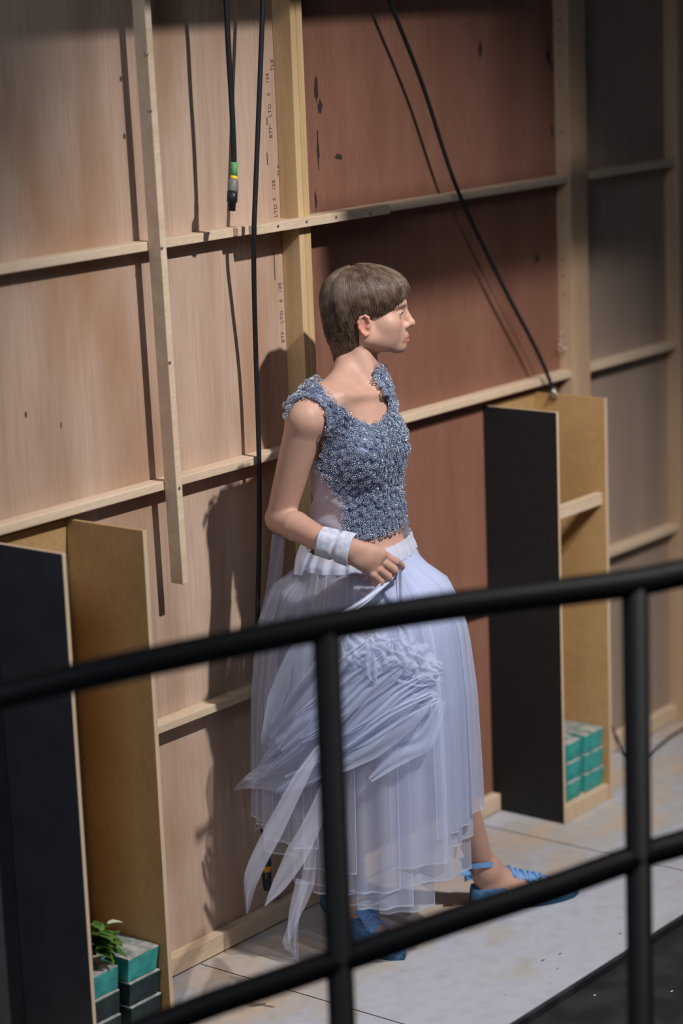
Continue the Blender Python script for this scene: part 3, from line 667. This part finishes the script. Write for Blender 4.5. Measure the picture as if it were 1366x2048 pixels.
for k in range(6500):
    az = RNG.uniform(-math.pi, math.pi); st = RNG.uniform(0.03, .9)**.8; n = 12
    # whorl a little behind the crown; strands run down from it, front ones swept sideways
    wt = .55*math.exp(-(az/.8)**2)
    ph0 = .02+st*1.15; L = RNG.uniform(.45, 1.1)
    ph = ph0+np.linspace(0, L, n); a = az+wt*(np.linspace(0, 1, n))*RNG.choice([-1, 1])*.5+RNG.normal(0, .05)
    dv = np.stack([np.sin(ph)*np.cos(a)-.25*np.cos(ph), np.sin(ph)*np.sin(a), np.cos(ph)], 1); dv /= np.linalg.norm(dv, axis=1)[:, None]
    r0 = hair_r(dv); hits = [BV_.ray_cast(Vector(HC+.3*(d @ HR)), Vector(-(d @ HR)), .3) for d in dv]
    r0 = np.array([max(q, .3-h_[3]) if h_[0] is not None else q for q, h_ in zip(r0, hits)])
    r = r0+RNG.uniform(.0004, .0045)+.0018*np.sin(a*11+1.0)*np.sin(ph); P = dv*r[:, None]
    ok = (P[:, 2] > cutline(P[:, 0])-RNG.uniform(0, .012)) | ((P[:, 2] > cut2(P[:, 0])-RNG.uniform(0, .016)) & (P[:, 2] < -.050) & (P[:, 0] < -.002))
    if not ok[0] or ok.sum() < 4: continue
    m = len(ok) if ok.all() else int(np.argmin(ok))
    if m < 4: continue
    P = HC+P[:m] @ HR
    s = sc_.splines.new('POLY'); s.points.add(m-1); s.points.foreach_set('co', np.concatenate([P-wloc(hair), np.ones((m, 1))], 1).astype(np.float32).ravel())
    s.points.foreach_set('radius', np.linspace(1, .55, m).astype(np.float32))
# nape and side hair, hanging down over the cap
for k in range(1100):
    th = RNG.uniform(1.15, 2*math.pi-1.15); u0 = RNG.uniform(-.075, -.005); u1 = u0-RNG.uniform(.05, .09); m = 9; rr = None; pts = []
    for i, u in enumerate(np.linspace(u0, u1, m)):
        t = th+.18*(1 if th < math.pi else -1)*-(i/m)*RNG.uniform(.2, 1); d = np.array([math.cos(t), math.sin(t), 0.]); c = np.array([-.030, 0, u])
        o = Vector(HC+(c+d*.25) @ HR); hit = BV_.ray_cast(o, Vector(-(d @ HR)), .25)
        if hit[0] is not None: rr = .25-hit[3]+.0008+.003*RNG.random()*(1 if i == 0 else 0)
        elif rr is None: break
        else: rr *= .965
        if u > -.056 and c[0]+d[0]*rr > -.020 and abs(d[1]*rr) > .03: pts = []; rr = None; break
        pts.append(c+d*rr)
        if hit[0] is None and len(pts) > 2 and i > m*.5 and RNG.random() < .35: break
    if len(pts) < 4: continue
    P = HC+np.array(pts) @ HR; m = len(P); s = sc_.splines.new('POLY'); s.points.add(m-1); s.points.foreach_set('co', np.concatenate([P-wloc(hair), np.ones((m, 1))], 1).astype(np.float32).ravel())
    s.points.foreach_set('radius', np.linspace(1, .4, m).astype(np.float32))
so = bpy.data.objects.new('strands', sc_); so['kind'] = 'stuff'; COL.objects.link(so); so.parent = hair; sc_.materials.append(MT['strand'])

# ---- beaded top: shell over the torso, cut along neckline, armholes and hem
px_, py_ = project(bv)
def inside(x, y, poly):
    r = np.zeros(len(x), bool); n = len(poly)
    for i in range(n):
        (x1, y1), (x2, y2) = poly[i], poly[(i+1) % n]
        with np.errstate(divide='ignore', invalid='ignore'):
            r ^= ((y1 > y) != (y2 > y)) & (x < (x2-x1)*(y-y1)/(y2-y1+1e-9)+x1)
    return r
viewdir = (bv-CAM); facing = (bn*viewdir).sum(1) < 0
TOP = [(575, 838), (574, 800), (598, 766), (626, 752), (640, 768), (652, 792), (668, 806), (685, 812), (694, 830), (712, 834), (724, 848), (742, 850), (756, 843), (768, 830), (772, 812), (765, 786), (750, 765), (741, 745), (750, 733), (766, 742), (778, 770), (786, 800), (800, 840), (814, 880), (815, 930), (808, 985), (814, 1048), (790, 1056), (765, 1070), (738, 1080), (706, 1078), (688, 1068), (688, 1000), (668, 985), (650, 955), (628, 925), (640, 890), (648, 860), (648, 820), (634, 806), (610, 796), (592, 808), (582, 826)]
arm_axis = np.minimum(np.linalg.norm(bv-SH-np.outer(np.clip(((bv-SH) @ (EL-SH))/((EL-SH) @ (EL-SH)), 0, 1), EL-SH), axis=1), np.linalg.norm(bv-EL-np.outer(np.clip(((bv-EL) @ (WR-EL))/((WR-EL) @ (WR-EL)), 0, 1), WR-EL), axis=1))
is_arm = (arm_axis < .060) & (bv[:, 2] < 1.36) & (bv[:, 0] < 4.262+.0*bv[:, 2])
torso = (bv[:, 2] > 1.02) & (bv[:, 2] < 1.47) & (bv[:, 0] < 4.60)
front = inside(px_, py_, TOP) & facing & torso & ~((bv[:, 2] < 1.33) & is_arm) & (bv[:, 1] < -.24)
# unseen left flank: carry the cloth round the side under the arm
flank = (bv[:, 2] > 1.075) & (bv[:, 2] < 1.33) & (bv[:, 0] > 4.42) & (bv[:, 0] < 4.53) & ~facing & (bv[:, 1] < -.24)
sel = front | flank
fm = sel[bf].all(1); q = bf[fm]; used_, inv = np.unique(q, return_inverse=True); q = inv.reshape(q.shape)
wob = .0012*np.sin(bv[used_, 0]*220)*np.sin(bv[used_, 2]*240)
tv = bv[used_]+bn[used_]*(.0055+wob)[:, None]
topo = link('beaded_top', np_mesh('beaded_top', tv, q), MT['bead_base'], WP, True); topo['label'] = 'cropped sleeveless top covered in steel blue beadwork'
# beadwork: little domed flowers of beads, denser and looser ones mixed
fc = tv[q].mean(1); fnr = bn[used_][q].mean(1); fnr /= np.linalg.norm(fnr, axis=1)[:, None]
order = RNG.permutation(len(fc)); cell = {}; cen = []
def poisson(rad, order):
    cell = {}; out = []
    for i in order:
        p = fc[i]; key = tuple((p/rad).astype(int)); good = True
        for dx in (-1, 0, 1):
            for dy in (-1, 0, 1):
                for dz in (-1, 0, 1):
                    for j in cell.get((key[0]+dx, key[1]+dy, key[2]+dz), ()):
                        if np.sum((fc[j]-p)**2) < rad*rad: good = False
        if good: cell.setdefault(key, []).append(i); out.append(i)
    return out
ico = bmesh.new(); bmesh.ops.create_icosphere(ico, subdivisions=1, radius=1); ico.verts.ensure_lookup_table()
IV = np.array([v.co for v in ico.verts]); IF = np.array([[v.index for v in f.verts] for f in ico.faces]); ico.free()
bpos, brad = [], []
for i in poisson(.0155, order):
    n = fnr[i]; a = np.cross(n, [0, 0, 1.]); a /= np.linalg.norm(a)+1e-9; b = np.cross(n, a); lift = RNG.uniform(.001, .006); R = RNG.uniform(.0075, .0105)
    for ring, m, hgt in ((1.0, 13, .0010), (.62, 8, .0045), (.25, 3, .0062)):
        t0 = RNG.uniform(0, 6.28)
        for k in range(m):
            t = t0+6.283*k/m; rr = R*ring*RNG.uniform(.9, 1.1); bpos.append(fc[i]+a*rr*math.cos(t)+b*rr*math.sin(t)+n*(hgt+lift+RNG.normal(0, .0007))); brad.append(RNG.uniform(.0013, .0022))
for i in poisson(.0085, RNG.permutation(len(fc))):
    bpos.append(fc[i]+fnr[i]*RNG.uniform(.0005, .004)); brad.append(RNG.uniform(.0012, .0018))
bpos = np.array(bpos); brad = np.array(brad)
BV = (bpos[:, None]+IV[None]*brad[:, None, None]).reshape(-1, 3); BF = (IF[None]+(np.arange(len(bpos))*len(IV))[:, None, None]).reshape(-1, 3)
bo = link('beadwork', np_mesh('beadwork', BV, BF), MT['bead'], topo, True); bo['kind'] = 'stuff'
# sheer side panel of the top, from armhole to waistband, with a lit fold
SIDE = [(628, 922), (650, 955), (668, 985), (692, 1000), (692, 1092), (610, 1092), (616, 1000)]
sl = inside(px_, py_, SIDE) & facing & (bv[:, 2] > .98) & (bv[:, 2] < 1.29) & ~is_arm
fm = sl[bf].all(1) & ~is_arm[bf].any(1); qq = bf[fm]; uu, inv = np.unique(qq, return_inverse=True); qq = inv.reshape(qq.shape)
if len(qq):
    lab = np.arange(len(uu))
    for _ in range(400):
        mn = lab[qq].min(1); new = lab.copy(); np.minimum.at(new, qq.ravel(), np.repeat(mn, 4))
        if (new == lab).all(): break
        lab = new
    big = np.bincount(lab).argmax(); qq = qq[lab[qq[:, 0]] == big]; u2, inv = np.unique(qq, return_inverse=True); qq = inv.reshape(qq.shape); uu = uu[u2]
    sv = bv[uu]+bn[uu]*(.005+.008*np.abs(np.sin(bv[uu, 2]*48+bv[uu, 0]*55+1.2*np.sin(bv[uu, 0]*40)))**3)[:, None]
    link('sheer_side', np_mesh('sheer_side', sv, qq), MT['tulle'], topo, True)

# ---- skirt
ZS = [1.10, 1.035, 1.010, .985, .95, .91, .83, .66, .45, .20, .05]
SA = [.112, .112, .140, .168, .196, .216, .238, .256, .264, .268, .270]      # half width across the stride
CX = [4.374, 4.374, 4.374, 4.372, 4.370, 4.368, 4.364, 4.360, 4.356, 4.352, 4.350]
CY = [-.300, -.302, -.303, -.304, -.304, -.304, -.303, -.302, -.301, -.300, -.300]
zi = ZS[::-1]
def prof(z): return tuple(np.interp(z, zi, q[::-1]) for q in (CX, CY, SA))
def ell_r(phi, a, b, rot): return 1/np.sqrt((np.cos(phi-rot)/a)**2+(np.sin(phi-rot)/b)**2)
def skirt_r(phi, z):
    a = prof(z)[2]; g = np.clip((1.03-z)/.10, 0, 1)
    hip = np.interp(z, [.80, .90, .95, 1.0, 1.035], [.168, .172, .168, .156, .138])
    return np.maximum(ell_r(phi, .138, .112, 0)*(1-g)+ell_r(phi, a, np.maximum(a*.76, .135), -.902)*g, ell_r(phi, hip, hip*.80, 0))
def skirt_pt(phi, z, off=0.0, amp=1.0, nple=30, ps=0.0):
    cx, cy, _ = prof(z); g = np.clip((1.02-z)/.30, 0, 1)
    w = (.030*np.sin(nple*phi+ps+1.5*np.sin(3*phi+ps))+.030*np.sin(7*phi+ps*2+np.sin(2*phi))*np.clip((1.0-z)/.6, 0, 1)+.012*np.sin(47*phi+ps)*(1-g))*(.35+.65*g)*amp
    r = skirt_r(phi, z)*(1+w)+off
    y = cy+r*np.sin(phi); y = np.where(y > -.12, -.12+.06*np.tanh((y+.12)/.06), y)    # cloth lies back where it brushes the wall
    return np.stack([cx+r*np.cos(phi), y, z+0*phi], -1)
skirt = empty('skirt', (4.374, -.30, 1.05)); skirt.parent = WP; skirt.location = Vector((4.374, -.30, 1.05))-wloc(WP)
def grid_mesh(name, P, m, parent, thick=0, smooth=True):
    nu, nv = P.shape[:2]; I = np.arange(nu*nv).reshape(nu, nv)
    f = np.stack([I[:-1, :-1], I[1:, :-1], I[1:, 1:], I[:-1, 1:]], -1).reshape(-1, 4)
    return link(name, np_mesh(name, P.reshape(-1, 3), f), m, parent, smooth)
# waistband, gathered
ph = np.linspace(0, 2*math.pi, 361); zz = np.linspace(1.038, .998, 12)
P = np.stack([skirt_pt(ph, np.full_like(ph, z)+.012*np.cos(ph+.3), .003+.0012*np.sin(34*ph+3*np.sin(5*ph))+.003*math.sin(math.pi*i/11)) for i, z in enumerate(zz)], 1)
wb = grid_mesh('waistband', P, MT['slip'], skirt); wb['label'] = 'gathered pale blue waistband'
# cotton slip under the tulle, to above the knee at the front right
def panel(name, p0, p1, ztop, hem, off, m, nple, ps, amp=1.0, nu=None, jag=.0):
    nu = nu or max(10, int((p1-p0)*46)); ph = np.concatenate([[p0], np.linspace(p0+.007, p1-.007, nu), [p1]]); rows = []
    hz = hem(ph) if callable(hem) else np.full_like(ph, hem)
    ts = np.concatenate([np.linspace(0, .994, 34), [1]])
    for t in ts:
        z = ztop+(hz-ztop)*t; rows.append(skirt_pt(ph, z, off*min(1, t*3), amp, nple, ps))
    P = np.stack(rows, 1); o = grid_mesh(name, P, [m, MT['tulle_edge']], skirt)
    nv = len(ts); mi = np.zeros((len(ph)-1, nv-1), np.int32); mi[0] = mi[-1] = 1; mi[:, -1] = 1
    o.data.polygons.foreach_set('material_index', mi.ravel()); return o
FR = -math.pi/2                     # phi towards the camera side of the wall
sl_ = panel('slip', -2.2, .75, 1.008, lambda p: .56+.05*np.sin(5*p)-.12*np.clip((p+1.2), 0, 1), -.022, MT['slip'], 20, .3, .8, 150); sl_.data.materials[1] = MT['slip']; sl_['label'] = 'denser pale blue underskirt'
rp = random.Random(11)
# layers of straight-cut tulle panels, hems stepped
for layer, (off, n, zlo, zhi, m) in enumerate(((-.018, 11, .16, .24, 'tulle'), (.000, 12, .20, .34, 'tulle'), (.012, 13, .26, .42, 'tulle'))):
    s = rp.uniform(0, 1); wd = 2*math.pi/n
    for k in range(n):
        p0 = (k+s)*wd-math.pi; p1 = p0+wd*1.22; mid = (p0+p1)/2
        mid = (mid+math.pi) % (2*math.pi)-math.pi
        base = np.interp(mid, [-3.2, -2.8, -2.3, -1.8, -1.35, -.9, 0, 1.5, 2.3, 2.8, 3.2], [.24, .17, .13, .13, .18, .30, .33, .27, .26, .25, .24])
        hem = base+rp.uniform(0, .05)+layer*rp.uniform(.02, .07)
        sheer = mid < -2.3 or mid > .9
        o = panel('tulle_panel', p0, p1, 1.008, hem, off+.005*(k % 2), MT['tulle_sheer' if sheer else m], 17+layer*3, k*.9+layer, 1.0)
def skirt_hit(px, py, off=.02):
    d = FW + RT*(px-683)/FPX - UP*(py-1024)/FPX; last = None
    for t in np.linspace(4.9, 6.4, 400):
        P = CAM+d*t; cx, cy, _ = prof(P[2]); v = math.hypot(P[0]-cx, P[1]-cy)-skirt_r(math.atan2(P[1]-cy, P[0]-cx), P[2])-off
        if v <= 0: return P
        if last is None or v < last[0]: last = (v, P)
    return last[1]
def strip(name, pts, widths, m, off=.02, parent=None, plane=None, curl=.25, n=8):
    """ribbon of cloth following points seen on the skirt (or hanging in a plane y)"""
    C = [np.array(skirt_hit(x, y, off)) if plane is None else at(x, y, plane) for x, y in pts]
    C = np.array(catmull(C, n)); W = np.interp(np.linspace(0, len(pts)-1, len(C)), range(len(pts)), widths)
    T = np.gradient(C, axis=0); T /= np.linalg.norm(T, axis=1)[:, None]
    view = C-CAM; view /= np.linalg.norm(view, axis=1)[:, None]
    S = np.cross(T, np.array([.78, .62, -.1])); S /= np.linalg.norm(S, axis=1)[:, None]; Nn = np.cross(S, T)
    rows = [C+S*(W*u)[:, None]+Nn*(W*curl*(1-u*u)+.004*np.sin(u*5+np.arange(len(C))*.25))[:, None] for u in np.linspace(-1, 1, 9)]
    return grid_mesh(name, np.stack(rows, 1), m, parent or skirt)
# overskirt caught up at the left hip: folds sweep from there down to the trailing side
sw = empty('overskirt', (4.40, -.55, .72)); sw.parent = skirt; sw.location = Vector((4.40, -.55, .72))-wloc(skirt)
for pts, wd, o in ((((862, 1300), (790, 1345), (700, 1450), (600, 1540), (520, 1560), (468, 1580)), (.020, .045, .050, .045, .030, .002), .045),
                   (((872, 1345), (800, 1410), (720, 1480), (640, 1530), (560, 1590)), (.018, .030, .034, .030, .006), .055),
                   (((868, 1380), (815, 1440), (740, 1495), (660, 1545)), (.012, .026, .030, .012), .06),
                   (((780, 1270), (720, 1330), (650, 1420), (570, 1500), (520, 1540)), (.020, .036, .042, .036, .010), .04),
                   (((720, 1260), (660, 1330), (600, 1410), (545, 1480)), (.020, .034, .036, .014), .035),
                   (((835, 1280), (770, 1350), (690, 1400), (610, 1450), (560, 1500)), (.016, .030, .032, .026, .008), .065),
                   (((650, 1240), (600, 1310), (560, 1400), (530, 1490)), (.02, .03, .03, .012), .03),
                   (((885, 1400), (850, 1480), (800, 1510), (740, 1560)), (.010, .024, .024, .006), .05)):
    strip('swept_fold', pts, wd, MT['tulle'], o, sw)
# ruffled puff of cloth at the catch
rb = random.Random(5)
for cxp, cyp, rr in ((722, 1312, .036), (752, 1290, .030), (775, 1318, .038), (812, 1318, .040), (842, 1352, .036), (862, 1338, .026), (800, 1292, .026)):
    bm = bmesh.new(); bmesh.ops.create_icosphere(bm, subdivisions=5, radius=1); c = Vector(skirt_hit(cxp, cyp, .035)); fz = rb.uniform(0, 6)
    for v in bm.verts:
        d = v.co.copy(); q = 1+.16*math.sin(d.x*7+d.z*5+fz+2*math.sin(d.y*6+fz))+.07*math.sin(d.z*11-d.y*8+fz*2+1.5*math.sin(d.x*6))+.012*math.sin(d.x*23+d.y*19+fz)
        v.co = c+Vector((d.x, d.y, d.z*.85))*rr*q
    o = obj('gathered_puff', bm, MT['puff'], sw, True)
for k in range(9):
    t = rb.random(); cxp = 712+152*t+rb.uniform(-10, 10); cyp = 1316-26*math.sin(t*3.1)+62*t*t+rb.uniform(-30, 30)
    ang = rb.uniform(.1, 1.5); L = rb.uniform(26, 56); bow = rb.uniform(-14, 14)
    pts = [(cxp-L*math.cos(ang), cyp-L*math.sin(ang)), (cxp-L*.4*math.cos(ang)+bow, cyp-L*.4*math.sin(ang)-bow*.5), (cxp+L*.4*math.cos(ang)+bow, cyp+L*.4*math.sin(ang)-bow*.5), (cxp+L*math.cos(ang), cyp+L*math.sin(ang))]
    q = rb.uniform(.010, .019); strip('ruffle', pts, (.002, q, q, .002), MT['tulle'], rb.uniform(.045, .075), sw, None, rb.uniform(-.35, .4), 6)
for k in range(11):
    t = k/10; x0 = 880-150*t**1.5+rb.uniform(-8, 8); y0 = 1392-110*t+rb.uniform(-8, 8); ln = rb.uniform(140, 300); sl2 = .62+.5*t+rb.uniform(-.08, .08)
    pts = [(x0, y0), (x0-ln*.3, y0+ln*.3*sl2*.8), (x0-ln*.65, y0+ln*.65*sl2), (x0-ln, y0+ln*sl2*.92)]
    q = rb.uniform(.009, .020); strip('fold_pleat', pts, (.004, q, q, .002), MT['tulle'], rb.uniform(.05, .07), sw, None, rb.uniform(.1, .5), 7)
# long pointed petals and tails trailing below the hem
for pts, wd, y in ((((640, 1492), (600, 1560), (548, 1660), (505, 1750), (494, 1828)), (.007, .017, .022, .018, .001), -.40),
                   (((652, 1560), (628, 1640), (592, 1710), (558, 1770), (530, 1812)), (.008, .021, .026, .016, .001), -.42),
                   (((622, 1690), (614, 1770), (588, 1840), (572, 1890), (590, 1905)), (.014, .016, .010, .008, .002), -.41),
                   (((606, 1760), (590, 1820), (586, 1870), (594, 1932)), (.015, .013, .012, .005), -.42)):
    strip('petal', pts, wd, MT['petal'], 0, skirt, y)
# the tie she holds, and sash ends hanging behind the elbow
strip('drawstring', ((792, 1140), (768, 1168), (730, 1200), (676, 1236)), (.0075, .008, .008, .008), MT['slip'], 0, skirt, -.485, .1)
strip('drawstring', ((796, 1140), (800, 1190), (806, 1230), (812, 1270)), (.0085, .008, .008, .008), MT['slip'], 0, skirt, -.487, .1)
strip('sash', ((557, 1068), (553, 1120), (546, 1180), (534, 1240)), (.0155, .0165, .017, .017), MT['petal'], 0, skirt, -.205, .1)
strip('sash', ((612, 1092), (602, 1120), (598, 1150)), (.014, .014, .012), MT['petal'], 0, skirt, -.24, .1)

# ---- wrist cuff
ax = HB-WR; ax = (A(700, 1097, -.445)-A(636, 1080, -.375)); c0 = A(639, 1083, -.380); bm = bmesh.new()
ts = np.linspace(0, 1, 26); L = ax*1.02
tube(bm, [c0+L*t for t in ts], [.0355+.0045*t-.0050*math.exp(-((t-.52)/.05)**2) for t in ts], 28, False)
me = bpy.data.meshes.new('wrist_cuff'); bm.normal_update()
for v in bm.verts: v.co += v.normal*.0016*math.sin(v.co.x*110+v.co.z*90+v.co.y*40)
bm.to_mesh(me); bm.free(); cu = link('wrist_cuff', me, MT['cuff'], WP, True); cu['label'] = 'crumpled pale grey blue cloth cuff'
sm = cu.modifiers.new('shell', 'SOLIDIFY'); sm.thickness = .004

# ---- shoes
def shoe(qf, name):
    """flat soft lace-up shoe round one foot; qf(t, s, z) gives a point of the foot frame"""
    r = empty(name, tuple(qf(.1, 0, 0))); r.parent = WP; r.location = Vector(qf(.1, 0, 0))-wloc(WP)
    T = [-.018, -.013, .002, .03, .07, .11, .15, .19, .225, .25, .268, .276]
    WH = [.006, .023, .034, .038, .038, .040, .044, .045, .038, .027, .014, .003]
    TOPZ = [.056, .066, .066, .060, .056, .060, .066, .056, .048, .040, .031, .018]
    rows = []
    for t, wh, tz in zip(T, WH, TOPZ):
        open_ = .005 < t < .10; row = []
        for a in np.linspace(0, 1, 25):
            th = math.pi*(a-.5)*2*.5       # -90..90 across the instep
            if open_:
                u = a*2-1; s = math.copysign(wh, u); s *= 1-.06*abs(u); z = .004+(tz-.004)*(abs(1-abs(u))*1.0)
                z = .004+(tz-.004)*min(1, (1-abs(u))*2.2); s = math.copysign(wh, u)*(1 if abs(u) > .3 else .93)
                if abs(u) < .3: z = tz-.012*(1-abs(u)/.3); s = u/.3*wh*.93
                row.append((t, s, z if abs(u) >= .3 else .010+.0*z))
            else:
                row.append((t, wh*math.sin(th), .004+(tz-.004)*math.cos(th)**.75))
        rows.append(row)
    P = np.array([[qf(*p) for p in row] for row in rows])
    up = grid_mesh('upper', P, MT['shoe'], r)
    bm = bmesh.new(); n = 40; out = []
    for lvl in (0.0, .009):
        ring = []
        for k in range(n):
            a = 2*math.pi*k/n; t = .130+.149*math.cos(a); wv = np.interp(t, T, WH)+.003; ring.append(bm.verts.new(Vector(qf(t, wv*math.copysign(1, math.sin(a))*min(1, abs(math.sin(a))*2.4), lvl))))
        out.append(ring)
    for k in range(n): bm.faces.new((out[0][k], out[0][(k+1) % n], out[1][(k+1) % n], out[1][k]))
    bm.faces.new(out[0][::-1]); bm.faces.new(out[1]); bmesh.ops.recalc_face_normals(bm, faces=bm.faces[:])
    obj('sole', bm, MT['sole'], r, False)
    # tongue and ribbon lacing
    tg = np.array([[qf(t, s, np.interp(t, [.085, .11, .19], [.100, .086, .060])-18*s*s) for s in np.linspace(-.026, .026, 9)] for t in np.linspace(.082, .19, 8)])
    grid_mesh('tongue', tg, MT['lace'], r)
    for k in range(6):
        t = .092+k*.017; bm = bmesh.new(); zt = np.interp(t, [.085, .11, .19], [.104, .090, .064])
        tube(bm, [Vector(qf(t+(.005 if k % 2 else -.005)*u, .028*u, zt-.001-.020*u*u)) for u in np.linspace(-1, 1, 11)], .0042, 8)
        obj('lace', bm, MT['lace'], r, True)
    bm = bmesh.new(); e = Vector(qf(.165, -.03, .066)); tube(bm, [e, e+Vector((.0, 0, .003))], .004, 8); obj('eyelet', bm, MT['steel'], r)
    return r
shF = shoe(qF, 'shoe'); shF['label'] = 'blue lace-up flat shoe on the leading foot'
shB = shoe(qB, 'shoe'); shB['label'] = 'blue lace-up flat shoe on the trailing foot'
# ankle ribbon with a bow at the back of the leading foot
rbn = empty('ankle_ribbon', tuple(ANL)); rbn.parent = WP; rbn.location = Vector(ANL)-wloc(WP); rbn['label'] = 'blue ribbon tied round the ankle'
ac = A(957, 1723, -.402); ph = np.linspace(0, 2*math.pi, 49)
P = np.stack([np.stack([ac[0]+.0435*np.cos(ph), ac[1]+.0435*np.sin(ph), ac[2]+dz+.010*np.cos(ph)*0+.006*np.sin(2*ph)], -1) for dz in (-.007, 0, .007)], 1)
grid_mesh('band', P, MT['lace'], rbn)
bk = A(929, 1730, -.385)
for d, l in (((-.010, -.008, .022), .030), ((-.012, -.010, -.020), .038), ((.004, -.012, -.036), .036)):
    d = np.array(d); e = bk+d; s = np.cross(d, [.78, .62, 0]); s /= np.linalg.norm(s)
    P = np.stack([np.stack([bk+d*t*1.1+s*w*(.004+.011*t)+np.array([-.5, -.4, 0])*.006*math.sin(3*t) for t in np.linspace(0, 1, 6)]) for w in (-1, 0, 1)], 1)
    grid_mesh('bow_loop', P, MT['lace'], rbn)
